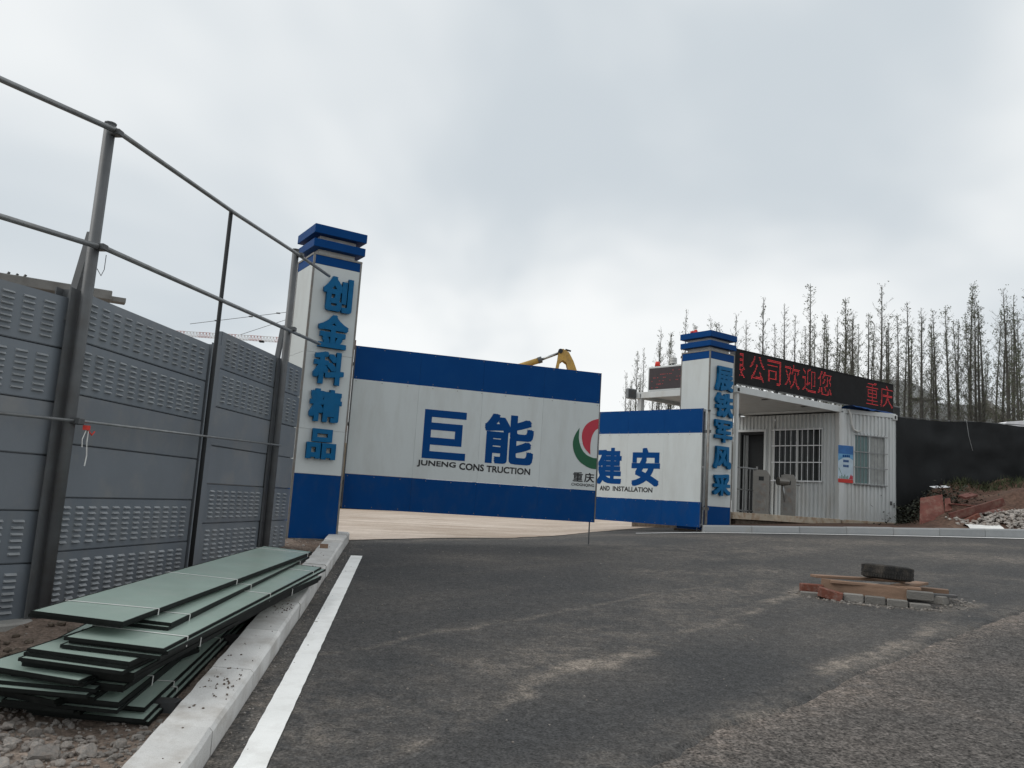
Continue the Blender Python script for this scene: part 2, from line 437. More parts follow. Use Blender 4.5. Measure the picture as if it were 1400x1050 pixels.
def dust_new(x, y):
    d = 0.0
    wx = x + 0.10 * fbm(x * 1.7, y * 1.7, 3.1); wy = y + 0.10 * fbm(x * 1.7, y * 1.7, 8.7)
    for pl, w, a in STREAKS:
        q = min(seg_d(wx, wy, pl[i], pl[i + 1]) for i in range(len(pl) - 1))
        if q < 3 * w:
            d = max(d, a * exp(-(q / w) ** 2) * max(0.08, 0.48 + 0.55 * fbm(x * 2.3, y * 2.3, w * 50) + 0.45 * fbm(x * 0.7, y * 0.7, w * 90)))
    # dust gathered along the kerb and the broken edge
    e = x - kerb_face_x(y)
    d += 0.28 * exp(-(e / 0.16) ** 2) * (0.6 + 0.7 * fbm(x * 3, y * 3, 5))
    eb = edge_x(y) - x
    d += 0.30 * exp(-(eb / 0.35) ** 2) * max(0, 0.5 + fbm(x * 1.5, y * 1.5, 15))
    # general wheel dust streaks across the slope
    s = (x * 0.68 - y * 0.73)
    d += 0.16 * max(0, fbm(s * 1.6, (x + y) * 0.22, 2.0, 5))
    d += 0.06 * smooth(9.5, 15, y)
    return max(0.0, min(1.0, d))
def edge_x(y):      # ragged edge of the new surfacing
    pts = [(-3.0, 0.5), (0.3, 3.6), (0.84, 4.3), (1.39, 4.99), (1.98, 5.46), (2.89, 6.44), (4.04, 7.56), (5.56, 8.95), (10.5, 13.2), (17, 15.2), (18, 40)]
    for (x0, y0), (x1, y1) in zip(pts, pts[1:]):
        if y <= y1:
            x = x0 + (x1 - x0) * (y - y0) / (y1 - y0); break
    return x + 0.07 * fbm(y * 2.2, 7.7) + 0.03 * fbm(y * 9, 1.7)
ys = []; y = 1.2
while y < 20.0:
    ys.append(y); y += 0.022 + 0.0042 * max(0, y - 3)
NX = 260
rows = []
for y in ys:
    x0 = kerb_face_x(min(y, 12.5)) + 0.002; x1 = max(edge_x(y), x0 + 0.05)
    rows.append([(lerp(x0, x1, (j / NX)), y) for j in range(NX + 1)])
def z_new(x, y):
    z = gz(x, y) + 0.003 * fbm(x * 0.8, y * 0.8, 4)
    return z - 0.028 * smooth(0.10, 0.0, edge_x(y) - x)
grid('asphalt_road', rows, z_new, M['asphalt'], dust_new)
# old carriageway, a few centimetres lower
rows = []
y = -1.0
while y < 16.6:
    x0 = edge_x(max(y, 0.6)) - 0.25
    rows.append([(x0 + (19.0 - x0) * (j / 120) ** 1.5, y) for j in range(121)])
    y += 0.05 + 0.006 * max(0, y - 3)
def dust_old(x, y):
    return max(0, min(1, 0.35 * exp(-((x - edge_x(max(y, 0.6))) / 0.30) ** 2) + 0.35 * max(0, fbm(x * 0.9, y * 0.9, 33, 5))))
grid('old_road', rows, lambda x, y: gz(x, y) - 0.020 + 0.002 * fbm(x * 2, y * 2, 9), M['oldasphalt'], dust_old)
# dusty concrete yard behind the gate
def yard_x(y):
    pts = [(-2.6, 12.1), (-2.36, 12.25), (0.17, 14.2), (1.83, 17.3), (3.4, 19.6), (9, 24), (25, 60), (60, 140)]
    for (x0, y0), (x1, y1) in zip(pts, pts[1:]):
        if y <= y1: break
    return x0 + (x1 - x0) * (y - y0) / (y1 - y0) + 0.10 * fbm(y * 1.6, 3.3)
rows = []; y = 12.12
while y < 130:
    xr = yard_x(y); rows.append([(lerp(-30, xr, (j / 60) ** 0.35), y) for j in range(61)])
    y += 0.07 + 0.02 * (y - 12.1)
grid('yard', rows, lambda x, y: gz(x, y) + 0.009, M['yard'], lambda x, y: max(0, 0.2 + 0.9 * fbm(x * 0.35 + y * 0.1, y * 1.3, 3)))
# soil verge between fence and left kerb
def verge_z(x, y):
    k = kerb_face_x(y) - 0.27
    d = k - x
    return gz(x, y) + 0.02 + 0.09 * smooth(0.0, 1.4, d) + 0.035 * fbm(x * 2.2, y * 2.2, 1) + 0.012 * fbm(x * 9, y * 9, 6) + 0.05 * smooth(10.6, 11.6, y)
rows = []; y = 1.2
while y < 12.3:
    x1 = kerb_face_x(y) - 0.25
    rows.append([(lerp(-7.5, x1, j / 110), y) for j in range(111)]); y += 0.045
grid('verge', rows, verge_z, M['soil'], lambda x, y: max(0, min(1, 0.25 + 0.9 * fbm(x * 0.9, y * 0.9, 12) + 0.3 * smooth(-1.9, -1.5, x))))
# earth bank and strip behind the right kerb
def bank_z(x, y):
    zk = kerbr_z(x) + 0.13
    d = max(0, y - kerbr_y(x) - 0.2)
    w = smooth(0.15, 1.25, x - 0.47 * y) if y > 17.3 else smooth(0.15, 1.25, x - 8.13)
    lump = 0.16 * fbm(x * 1.1, y * 1.1, 7) + 0.06 * fbm(x * 4, y * 4, 2)
    mound = 0.50 * exp(-((x - 11.9) / 1.4) ** 2 - ((y - 19.3) / 0.9) ** 2)
    r = min(d, 6.4) * (0.17 + 0.02 * max(0, min(5, x - 10.8))) + mound + lump * smooth(0.1, 1.0, d)
    return zk + w * r + (1 - w) * 0.01 * min(d, 3)
rows = []; y = 0.0
while y < 1.0:
    rows.append([(lerp(4.1, 26, j / 150), lerp(kerbr_y(lerp(4.1, 26, j / 150)) + 0.19, 30, y)) for j in range(151)]); y += 0.012
grid('bank', rows, bank_z, M['bank'], lambda x, y: max(0, 0.5 * fbm(x * 0.8, y * 0.8, 4) + 0.6 * smooth(18.0, 17.2, y)))

# ------------------------------------------------------------------ kerbs: stone by stone
kl = thing('kerb', (-1.6, 4, 0.2), kind='structure')
y = 1.25; i = 0
while y < 12.15:
    ln = min(0.985, 12.2 - y)
    y2 = y + ln
    jz = random.uniform(-0.004, 0.004); jx = random.uniform(-0.005, 0.005)
    b = MB()
    pts = []
    n = 6
    for k in range(n + 1):
        yy = lerp(y, y2 - 0.010, k / n); xf = kerb_face_x(yy) + jx
        zt = gz(xf, yy) + 0.135 + jz
        w = 0.006 * fbm(yy * 6, 3 + i)
        pts.append([V(xf, yy, zt - 0.30), V(xf + w, yy, zt - 0.018), V(xf - 0.018 + w, yy, zt), V(xf - 0.25 + 0.01 * fbm(yy * 5, 9), yy, zt + 0.004), V(xf - 0.25, yy, zt - 0.30)])
    vs = [p for r in pts for p in r]
    fs = [(a * 5 + c, a * 5 + (c + 1) % 5, (a + 1) * 5 + (c + 1) % 5, (a + 1) * 5 + c) for a in range(n) for c in range(5)]
    fs += [(4, 3, 2, 1, 0), tuple(n * 5 + c for c in range(5))]
    b.add(vs, fs); b.build('kerb_stone', M['kerbl'], kl)
    y = y2; i += 1
kr = thing('kerb', (4.1, 16.7, 1.2), kind='structure')
x = 3.98
while x < 19:
    x2 = x + 0.985
    jz = random.uniform(-0.006, 0.006)
    b = MB()
    ya, yb = kerbr_y(x), kerbr_y(x2); za, zb = kerbr_z(x) + jz, kerbr_z(x2) + jz
    prof = [(0, -0.2), (0.01, 0.135), (0.035, 0.16), (0.19, 0.16), (0.19, -0.2)]
    vs = [V(x, ya + p, za + q) for p, q in prof] + [V(x2 - 0.008, yb + p, zb + q) for p, q in prof]
    b.add(vs, [(c, c + 5, (c + 1) % 5 + 5, (c + 1) % 5) for c in range(5)] + [(0, 1, 2, 3, 4), (9, 8, 7, 6, 5)])
    b.build('kerb_stone', M['kerbr'], kr)
    x = x2
# painted lines
def strip(name, fn, n, m):
    b = MB(); vs = []
    for k in range(n + 1):
        p, q = fn(k / n); vs += [p, q]
    b.add(vs, [(2 * k + 1, 2 * k + 3, 2 * k + 2, 2 * k) for k in range(n)])
    me = b.mesh(name, V(0, 0, 0)); me.materials.append(m)
    o = bpy.data.objects.new(name, me); link(o); return tag(o, kind='structure')
def edge_line(t):
    y = lerp(1.2, 10.77, t); x = -1.18 - 0.1095 * (y - 4.08)
    a = 0.004 * fbm(y * 8, 2.0); c = 0.004 * fbm(y * 8, 7.0)
    return V(x + a, y, z_new(x, y) + 0.006), V(x + 0.148 + c, y, z_new(x + 0.148, y) + 0.006)
strip('road_marking', edge_line, 160, M['line'])
def kerb_line(t):
    x = lerp(2.6, 18, t); y = kerbr_y(x) - 0.17
    return V(x, y + 0.13, gz(x, y + .13) + 0.012), V(x, y, gz(x, y) + 0.012)
strip('road_marking', kerb_line, 120, M['line'])

# ------------------------------------------------------------------ lettering
_fc = {}
def glyphs(body, bold=0.0, depth=0.0):
    """mesh of a text, normalised to the unit box: verts in [0,1]x[0,1], z in [0,1]"""
    key = (body, bold, depth > 0)
    if key in _fc: return _fc[key]
    cu = bpy.data.curves.new('text', 'FONT'); cu.body = body; cu.size = 1.0
    cu.offset = bold; cu.resolution_u = 3
    cu.extrude = 0.05 if depth > 0 else 0.0
    o = bpy.data.objects.new('text', cu); COL.objects.link(o)
    dg = bpy.context.evaluated_depsgraph_get(); dg.update()
    me = o.evaluated_get(dg).to_mesh()
    vs = [v.co.copy() for v in me.vertices]; fs = [tuple(p.vertices) for p in me.polygons]
    o.evaluated_get(dg).to_mesh_clear()
    bpy.data.objects.remove(o); bpy.data.curves.remove(cu)
    x0 = min(v.x for v in vs); x1 = max(v.x for v in vs); y0 = min(v.y for v in vs); y1 = max(v.y for v in vs)
    z0 = min(v.z for v in vs); z1 = max(v.z for v in vs)
    vs = [V((v.x - x0) / (x1 - x0), (v.y - y0) / (y1 - y0), (v.z - z0) / (z1 - z0) if z1 > z0 else 0.0) for v in vs]
    _fc[key] = (vs, fs); return _fc[key]

class Face:
    """a vertical face: origin, horizontal direction, outward normal"""
    def __init__(s, o, u, n):
        s.o = Vector(o); s.u = Vector(u).normalized(); s.n = Vector(n).normalized(); s.z = V(0, 0, 1)
    def p(s, u, v, n=0.0): return s.o + s.u * u + s.z * v + s.n * n
    def slab(s, mb, u0, u1, v0, v1, n0, n1):
        return mb.obox(s.p(u0, v0, n0), s.u * (u1 - u0), s.z * (v1 - v0), s.n * (n1 - n0))
    def text(s, name, body, u0, u1, v0, v1, n0, depth, bold, m, parent):
        vs, fs = glyphs(body, 0.0, depth)
        b = MB(); w = u1 - u0; h = v1 - v0; k = 0
        offs = [(0, 0)] + ([(i, j) for i in (-1, 0, 1) for j in (-1, 0, 1) if i or j] if bold else [])
        m_ = bold * h                                   # thicken the strokes by overlaying shifted copies
        for i, j in offs:
            dep = depth - 0.0006 * k if depth else 0.0; off = 0.0 if depth else 0.00012 * k; k += 1
            b.add([s.p(u0 + m_ + (w - 2 * m_) * v.x + i * m_, v0 + m_ + (h - 2 * m_) * v.y + j * m_, n0 + off + dep * v.z) for v in vs], fs)
        return b.build(name, m, parent)
    def poly(s, name, pts, n, m, parent):
        b = MB(); b.prism([s.p(u, v, n) for u, v in pts], s.n * 0.002)
        return b.build(name, m, parent)

# ------------------------------------------------------------------ noise barrier fence on the left
FA, FB = V(-3.38, 6.26, 0), V(-2.91, 10.2, 0)
fe = (FB - FA).normalized(); fn = V(fe.y, -fe.x, 0)
f0 = V(sin(radians(25)), cos(radians(25)), 0); fn0 = V(f0.y, -f0.x, 0)
fence = thing('noise_barrier_fence', (-3.3, 7.5, 0.6), 'tall grey noise barrier fence of louvred panels with steel posts and rails', 'fence')
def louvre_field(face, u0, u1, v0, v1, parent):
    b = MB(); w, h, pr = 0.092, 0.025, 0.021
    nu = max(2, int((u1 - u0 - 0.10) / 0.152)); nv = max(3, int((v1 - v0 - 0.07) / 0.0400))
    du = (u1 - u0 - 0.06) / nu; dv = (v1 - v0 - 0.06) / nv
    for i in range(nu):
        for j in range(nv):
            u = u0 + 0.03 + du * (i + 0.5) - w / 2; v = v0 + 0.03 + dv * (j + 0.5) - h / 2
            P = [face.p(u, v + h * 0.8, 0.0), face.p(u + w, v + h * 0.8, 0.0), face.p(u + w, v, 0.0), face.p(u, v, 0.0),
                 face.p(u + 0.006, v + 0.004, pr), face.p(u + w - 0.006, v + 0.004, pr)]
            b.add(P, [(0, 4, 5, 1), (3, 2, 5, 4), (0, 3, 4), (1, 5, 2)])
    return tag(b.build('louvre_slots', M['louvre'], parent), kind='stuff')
def bay(face, u0, u1, zs, jit):
    for k in range(len(zs) - 1):
        plain = k in (2, 3)
        zt, zb = zs[k], zs[k + 1]
        b = MB(); d = random.uniform(-0.004, 0.004)
        face2 = Face(face.o + face.n * d, face.u, face.n)
        face2.slab(b, u0 + 0.004, u1 - 0.004, zb + 0.004, zt - 0.004, -0.07, 0.0)
        face2.slab(b, u0 + 0.004, u1 - 0.004, zb - 0.02, zb + 0.003, -0.06, -0.03)
        p = b.build('barrier_panel', M['barrier2' if plain else 'barrier'], fence, bevel=0.006, seg=2)
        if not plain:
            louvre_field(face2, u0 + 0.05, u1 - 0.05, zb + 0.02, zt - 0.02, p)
ZA = [3.01, 2.62, 2.21, 1.82, 1.41, 1.00, 0.57]
ZB = [3.20, 2.80, 2.39, 1.98, 1.58, 1.17, 0.74]
Z0 = [2.93, 2.53, 2.12, 1.72, 1.31, 0.93, 0.52]
fA = Face(FA + fn * -0.02, fe, fn)
f0F = Face(FA + fn0 * -0.02 - f0 * 2.4, f0, fn0)
bay(fA, 0.06, 2.19, ZA, 0)
bay(fA, 2.42, 3.92, ZB, 1)
bay(fA, 4.02, 4.80, ZB, 2)
bay(f0F, 0.25, 2.34, Z0, 3)
def h_post(face, u, z0, z1, w=0.15, m='post'):
    b = MB()
    face.slab(b, u - w / 2, u + w / 2, z0, z1, 0.012, 0.022)
    face.slab(b, u - 0.006, u + 0.006, z0, z1, -0.10, 0.012)
    face.slab(b, u - w / 2, u + w / 2, z0, z1, -0.11, -0.10)
    return b.build('post', M[m], fence)
h_post(fA, -0.02, 0.40, 3.00, 0.17)
h_post(fA, 2.305, 0.55, 3.03, 0.22, 'barrier2')
h_post(fA, 3.965, 0.62, 3.18, 0.13)
h_post(f0F, 0.16, 0.35, 2.9, 0.16)
def pipe(name, pts, r, m=None, n=10):
    b = MB(); b.tube(pts, r, n); return b.build(name, m or M['steel'], fence, smooth=True)
o1 = FA + fn * 0.06; o2 = FB + fn * 0.06
pipe('post', [o1 + V(0, 0, 0.40), o1 + V(0, 0, 4.36)], 0.044, M['post'])
pipe('post', [o2 + V(0, 0, 0.65), o2 + V(0, 0, 4.58)], 0.042, M['post'])
pt = FA + fe * 2.07 + fn * 0.10
pipe('post', [pt + V(0, 0, 0.55), pt + V(0, 0, 4.42)], 0.021, M['dark'])
for oo, z in ((o1, 4.36), (o2, 4.58)):
    b = MB(); b.tube([oo + V(0, 0, z), oo + V(0, 0, z + 0.012)], 0.047, 10); b.build('post_cap', M['darksteel'], fence)
def on(fr, d, n, z): return fr + fe * d + fn * n + V(0, 0, z)
pipe('rail', [on(FA, -0.03, 0.125, 4.305), on(FA, 2.1, 0.115, 4.40), on(FA, 3.9, 0.125, 4.505), on(FA, 5.08, 0.125, 4.56)], 0.021)
pipe('rail', [on(FA, -0.02, 0.125, 3.355), on(FA, 2.1, 0.11, 3.45), on(FA, 4.96, 0.125, 3.565)], 0.021)
pipe('rail', [on(FA, 0.0, 0.115, 1.995), on(FA, 3.98, 0.115, 2.10)], 0.011)
q = FA + fn0 * 0.125
pipe('rail', [q + V(0, 0, 4.30), q - f0 * 0.88 + V(0, 0, 4.255), q - f0 * 2.6 + V(0, 0, 4.18)], 0.022)
pipe('rail', [q + V(0, 0, 3.345), q - f0 * 0.72 + V(0, 0, 3.32), q - f0 * 2.6 + V(0, 0, 3.24)], 0.021)
pipe('rail', [q + V(0, 0, 1.99), q - f0 * 2.6 + V(0, 0, 1.93)], 0.012)
for oo, zt in ((FA, 3.50), (FB, 3.62)):     # stub braces behind the round posts
    b = MB(); a = oo + fe * 0.02 + fn * -0.02
    b.obox(a + fe * -0.10 + V(0, 0, zt - 0.75), fe * 0.05, fn * 0.006, fe * 0.16 + V(0, 0, 0.75))
    b.obox(a + fe * -0.10 + V(0, 0, zt - 0.75), fe * 0.006, fn * -0.05, fe * 0.16 + V(0, 0, 0.75))
    b.build('brace', M['post'], fence)
for oo, z in ((o1, 3.35), (o2, 3.56), (o1, 4.29), (o2, 4.52), (o1, 1.99)):
    b = MB(); b.box(oo + fn * 0.05 + V(0, 0, z), (0.07, 0.11, 0.05), math.atan2(fe.y, fe.x)); b.build('clamp', M['darksteel'], fence, bevel=0.006)
b = MB()      # loose wire at the post
b.tube([on(FA, 0.08, 0.06, 3.20), on(FA, 0.14, 0.06, 3.16), on(FA, 0.17, 0.06, 3.22), on(FA, 0.17, 0.06, 3.34)], 0.003, 5)
b.build('wire', M['darksteel'], fence)
# red and white tie strips knotted on the low rail
tie = thing('tie_strip', on(FA, 0.14, 0.13, 1.7), 'red and white tie strips knotted on the fence rail', 'strip')
b = MB(); b.box(on(FA, 0.10, 0.14, 1.95), (0.05, 0.05, 0.035), 0.4); b.tube([on(FA, 0.11, 0.14, 1.94), on(FA, 0.16, 0.15, 1.90), on(FA, 0.19, 0.15, 1.93)], 0.006, 5)
b.build('knot', M['lampred'], tie)
b = MB(); b.tube([on(FA, 0.12, 0.145, 1.93), on(FA, 0.11, 0.15, 1.84), on(FA, 0.13, 0.15, 1.74), on(FA, 0.12, 0.15, 1.66)], 0.005, 5)
b.tube([on(FA, 0.09, 0.145, 1.93), on(FA, 0.05, 0.15, 1.86), on(FA, 0.06, 0.15, 1.80)], 0.004, 5); b.build('tail', M['strap'], tie)
# concrete footing under the left bay
b = MB(); b.obox(FA - f0 * 2.6 + fn0 * -0.2 + V(0, 0, 0.25), f0 * 2.55, fn0 * 0.34, V(0, 0, 0.29)); b.build('footing', M['conc'], fence, bevel=0.015)

# ------------------------------------------------------------------ the two gate pillars
def pillar(Q, ang, w, z0, h, band_b, band_t, seams, chars, rects, label, blab):
    root = thing('gate_pillar', (Q[0], Q[1], z0), label, 'pillar')
    a = radians(ang); e = V(cos(a), sin(a), 0); n = V(sin(a), -cos(a), 0); bk = -n
    q = V(Q[0], Q[1], z0)
    def block(name, za, zb, inset, m, bev=0.0):
        b = MB(); b.obox(q + e * inset + bk * inset + V(0, 0, za), e * (w - 2 * inset), bk * (w - 2 * inset), V(0, 0, zb - za))
        return b.build(name, m, root, bevel=bev)
    block('core', -0.05, h, 0.012, M['neck'])
    block('base_cladding', 0.0, band_b - 0.003, 0.0, M['bluemud'])
    zs = [band_b] + seams + [band_t]
    for za, zb in zip(zs, zs[1:]):
        block('white_cladding', za + 0.002, zb - 0.002, 0.0, M['white'])
    block('top_band', band_t + 0.003, h, 0.0, M['blue'])
    t = 0.026; o = 0.004
    for (cu, cv) in ((0, 0), (1, 0), (0, 1), (1, 1)):       # metal edge strips
        b = MB()
        du = -1 if cu else 1; dv = -1 if cv else 1
        c = q + e * (cu * w - du * o) + bk * (cv * w - dv * o)
        b.obox(c, e * du * t, bk * dv * 0.003, V(0, 0, h))
        b.obox(c, e * du * 0.003, bk * dv * t, V(0, 0, h))
        b.build('edge_strip', M['trim'], root)
    b = MB()
    for k in range(4):
        o1_, o2_ = [(q, e), (q + e * w, bk), (q + e * w + bk * w, -e), (q + bk * w, -bk)][k]
        nn = [n, e, bk, -e][k]
        b.obox(o1_ + nn * 0.004 + V(0, 0, h - 0.02), o2_ * w, nn * 0.004, V(0, 0, 0.028))
    b.build('rim', M['trim'], root)
    z = h
    for (name, dz, inset, m) in (('cap_neck', 0.090, 0.085, M['neck']), ('cap_slab', 0.120, -0.028, M['blue']), ('cap_neck', 0.080, 0.085, M['neck']), ('cap_slab', 0.130, -0.035, M['blue'])):
        block(name, z + 0.001, z + dz, inset, m, 0.004); z += dz
    F = Face(q, e, n)
    for ch, (u0, u1, v0, v1) in zip(chars, rects):
        F.text('letter', ch, u0, u1, v0, v1, 0.022, 0.055, 0.040, M['cyan'], root)
        b = MB()
        for du, dv in ((0.3, 0.3), (0.7, 0.7)):
            c = F.p(lerp(u0, u1, du), lerp(v0, v1, dv), 0.0); b.tube([c, c + n * 0.03], 0.008, 6)
        b.build('stud', M['darksteel'], root)
    return root, F, q, e, n
R1 = [(0.16, 0.60, 3.19, 3.70), (0.14, 0.585, 2.66, 3.14), (0.125, 0.575, 2.14, 2.61), (0.125, 0.585, 1.61, 2.07), (0.14, 0.56, 1.09, 1.51)]
R2 = [(0.14, 0.70, 2.95, 3.48), (0.15, 0.72, 2.39, 2.91), (0.15, 0.71, 1.85, 2.33), (0.15, 0.69, 1.29, 1.77), (0.15, 0.69, 0.73, 1.19)]
P1, P1F, p1q, p1e, p1n = pillar((-2.92, 11.4), 32, 0.72, 0.92, 4.0, 0.88, 3.85, [1.50, 2.58], '创金科精品', R1, 'white and blue gate pillar with five raised characters beside the grey fence', '')
P2, P2F, p2q, p2e, p2n = pillar((4.17, 17.29), 36, 0.80, 1.26, 3.8, 0.50, 3.62, [1.24, 2.43], '展铁军风采', R2, 'white and blue gate pillar with five raised characters beside the white container', '')
b = MB(); b.obox(p1q + p1e * -0.06 + p1n * 0.07 + V(0, 0, -0.35), p1e * 0.86, -p1n * 0.86, V(0, 0, 0.34)); b.build('plinth', M['plinth'], P1, bevel=0.03)
b = MB(); b.obox(p2q + p2e * -0.03 + p2n * 0.03 + V(0, 0, -0.25), p2e * 0.86, -p2n * 0.86, V(0, 0, 0.245)); b.build('plinth', M['plinth'], P2)
# red siren standing on the right pillar
t_ = p2q + p2e * 0.12 - p2n * 0.55 + V(0, 0, 3.8 + 0.42)
s_ = thing('siren_lamp', t_, 'small red siren on top of the pillar beside the white container', 'siren')
b = MB(); b.box(t_ + V(0, 0, 0.04), (0.20, 0.08, 0.045), 0.3); b.build('base', M['lampred'], s_, bevel=0.01)
b = MB(); b.tube([t_ + V(0.02, 0, 0.045), t_ + V(0.02, 0, 0.10)], 0.04, 10, 0.03); b.build('lens', M['lampred'], s_)

# ------------------------------------------------------------------ gate leaves
def leaf(name, A, B, zb, label, seams):
    A = V(A[0], A[1], zb); B = V(B[0], B[1], zb); W = (B - A).length
    u = (B - A).normalized(); n = V(u.y, -u.x, 0)
    F = Face(A, u, n); H = 2.4
    root = thing(name, (A + B) / 2, label, 'gate')
    us = [0.0] + seams + [W]
    for (v0, v1, m, nm) in ((0.0, 0.50, 'bluemud', 'lower_sheet'), (0.50, 1.90, 'white', 'middle_sheet'), (1.90, 2.40, 'blue', 'upper_sheet')):
        for ua, ub in zip(us, us[1:]):
            b = MB(); F.slab(b, ua + 0.001, ub - 0.001, v0 + (0.001 if v0 else 0), v1 - 0.001, -0.012, 0.0)
            b.build(nm, M[m], root)
    b = MB()
    for v in (0.02, 1.18, 2.34):
        F.slab(b, 0.0, W, v, v + 0.05, -0.062, -0.0125)
    for k in range(5):
        uu = lerp(0.0, W - 0.05, k / 4); F.slab(b, uu, uu + 0.05, 0.02, 2.39, -0.111, -0.0625)
    b.build('frame', M['steel'], root)
    for (ua, ub) in ((0, 0.012), (W - 0.012, W)):
        b = MB(); F.slab(b, ua, ub, 0.0, H, 0.001, 0.004); b.build('edge_strip', M['darksteel'], root)
    b = MB()
    for v in (0.03, 0.47, 1.87, 1.93, 2.37):
        for k in range(11):
            c = F.p(lerp(0.05, W - 0.05, k / 10), v, 0.0); b.tube([c, c + n * 0.004], 0.007, 6)
    tag(b.build('rivets', M['trim'], root), kind='stuff')
    return root, F, W
G1, F1, W1 = leaf('gate_leaf', (-2.36, 12.14), (1.445, 13.28), 1.35, 'long blue and white gate leaf with red and green logo, hung beside the grey fence', [1.0, 2.0, 3.0])
T = 0.0025
F1.text('lettering', '巨', 1.12, 1.79, 0.81, 1.55, T, 0, 0.034, M['inkblue'], G1)
F1.text('lettering', '能', 2.07, 2.88, 0.81, 1.58, T, 0, 0.034, M['inkblue'], G1)
F1.text('lettering', 'JUNENG', 1.06, 1.655, 0.675, 0.78, T, 0, 0.035, M['ink'], G1)
F1.text('lettering', 'CONS', 1.71, 2.10, 0.675, 0.78, T, 0, 0.035, M['ink'], G1)
F1.text('lettering', 'TRUCTION', 2.14, 2.85, 0.67, 0.77, T, 0, 0.035, M['ink'], G1)
F1.text('lettering', '重', 3.565, 3.735, 0.625, 0.775, T, 0, 0.022, M['ink'], G1)
F1.text('lettering', '庆', 3.76, 3.93, 0.625, 0.775, T, 0, 0.022, M['ink'], G1)
F1.text('lettering', 'CHOGNQING', 3.545, 3.935, 0.55, 0.60, T, 0, 0.02, M['ink'], G1)
def spl(pts, n=6):      # Catmull-Rom through an open list
    out = []
    for i in range(len(pts) - 1):
        p0 = pts[max(i - 1, 0)]; p1 = pts[i]; p2 = pts[i + 1]; p3 = pts[min(i + 2, len(pts) - 1)]
        for k in range(n):
            t = k / n
            out.append(tuple(0.5 * (2 * p1[c] + (-p0[c] + p2[c]) * t + (2 * p0[c] - 5 * p1[c] + 4 * p2[c] - p3[c]) * t * t + (-p0[c] + 3 * p1[c] - 3 * p2[c] + p3[c]) * t ** 3) for c in (0, 1)))
    out.append(pts[-1]); return out
redo = spl([(3.957, 1.652), (3.852, 1.617), (3.748, 1.54), (3.689, 1.424), (3.688, 1.307), (3.731, 1.176), (3.845, 1.065)])
redi = spl([(3.845, 1.065), (3.837, 1.218), (3.855, 1.354), (3.905, 1.454), (3.957, 1.495)])
F1.poly('logo_red', redo + redi[1:], 0.001, M['red'], G1)
gro = spl([(3.636, 1.477), (3.567, 1.364), (3.535, 1.227), (3.568, 1.08), (3.654, 0.954), (3.784, 0.874), (3.880, 0.845), (3.957, 0.842)])
gri = spl([(3.957, 1.018), (3.884, 1.021), (3.773, 1.063), (3.686, 1.156), (3.635, 1.302), (3.636, 1.477)])
F1.poly('logo_green', gro + gri[:-1], 0.001, M['green'], G1)
# prop rod under the free end, hinge straps
b = MB(); c = F1.p(3.90, 0, -0.03); b.tube([c + V(0, 0, 0.02), V(c.x, c.y, gz(c.x, c.y) + 0.0)], 0.011, 8); b.build('drop_bolt', M['darksteel'], G1)
for v in (0.35, 1.2, 2.1):
    b = MB(); F1.slab(b, -0.20, 0.0, v, v + 0.05, -0.05, -0.03); b.build('hinge', M['darksteel'], G1)
G2, F2, W2 = leaf('gate_leaf', (2.025, 18.56), (3.93, 16.71), 1.32, 'short blue and white gate leaf swung in, beside the pillar at the white container', [0.8, 1.73])
F2.text('lettering', '建', 0.00, 0.67, 0.78, 1.59, T, 0, 0.034, M['inkblue'], G2)
F2.text('lettering', '安', 0.93, 1.655, 0.77, 1.59, T, 0, 0.034, M['inkblue'], G2)
F2.text('lettering', 'AND', 0.10, 0.37, 0.645, 0.75, T, 0, 0.035, M['ink'], G2)
F2.text('lettering', 'INSTALLATION', 0.455, 1.49, 0.645, 0.75, T, 0, 0.035, M['ink'], G2)
for v in (0.35, 1.9):
    b = MB(); F2.slab(b, W2, W2 + 0.16, v, v + 0.06, -0.05, -0.03); b.build('hinge', M['darksteel'], G2)
b = MB(); c = F2.p(W2 - 0.1, 0, -0.05); b.tube([c + V(0, 0, 0.03), V(c.x, c.y, gz(c.x, c.y))], 0.012, 8); b.build('drop_bolt', M['darksteel'], G2)
# gate posts at the hinge sides, with a red lamp on the left one
gp = thing('gate_post', (-2.50, 12.2, 0.9), 'slim white gate post with red lamp between fence side pillar and gate', 'post')
b = MB(); b.tube([V(-2.50, 12.22, 0.8), V(-2.50, 12.22, 3.72)], 0.03, 10); b.build('pole', M['whiteroof'], gp, smooth=True)
b = MB(); b.tube([V(-2.44, 12.32, 3.72), V(-2.44, 12.32, 3.86)], 0.045, 10); b.build('lamp', M['redboard'], gp)
b = MB(); b.tube([V(-2.44, 12.32, 0.8), V(-2.44, 12.32, 3.72)], 0.022, 8); b.build('stay', M['darksteel'], gp)
gp2 = thing('gate_post', (4.02, 16.68, 1.2), 'thin rusty steel gate post at the pillar by the white container', 'post')
b = MB(); b.tube([V(4.03, 16.66, 1.1), V(4.03, 16.66, 3.66)], 0.025, 10); b.build('pole', M['trim'], gp2, smooth=True)
b = MB(); b.tube([V(4.03, 16.66, 3.66), V(4.03, 16.66, 3.69)], 0.032, 10); b.build('cap', M['darksteel'], gp2, smooth=True)

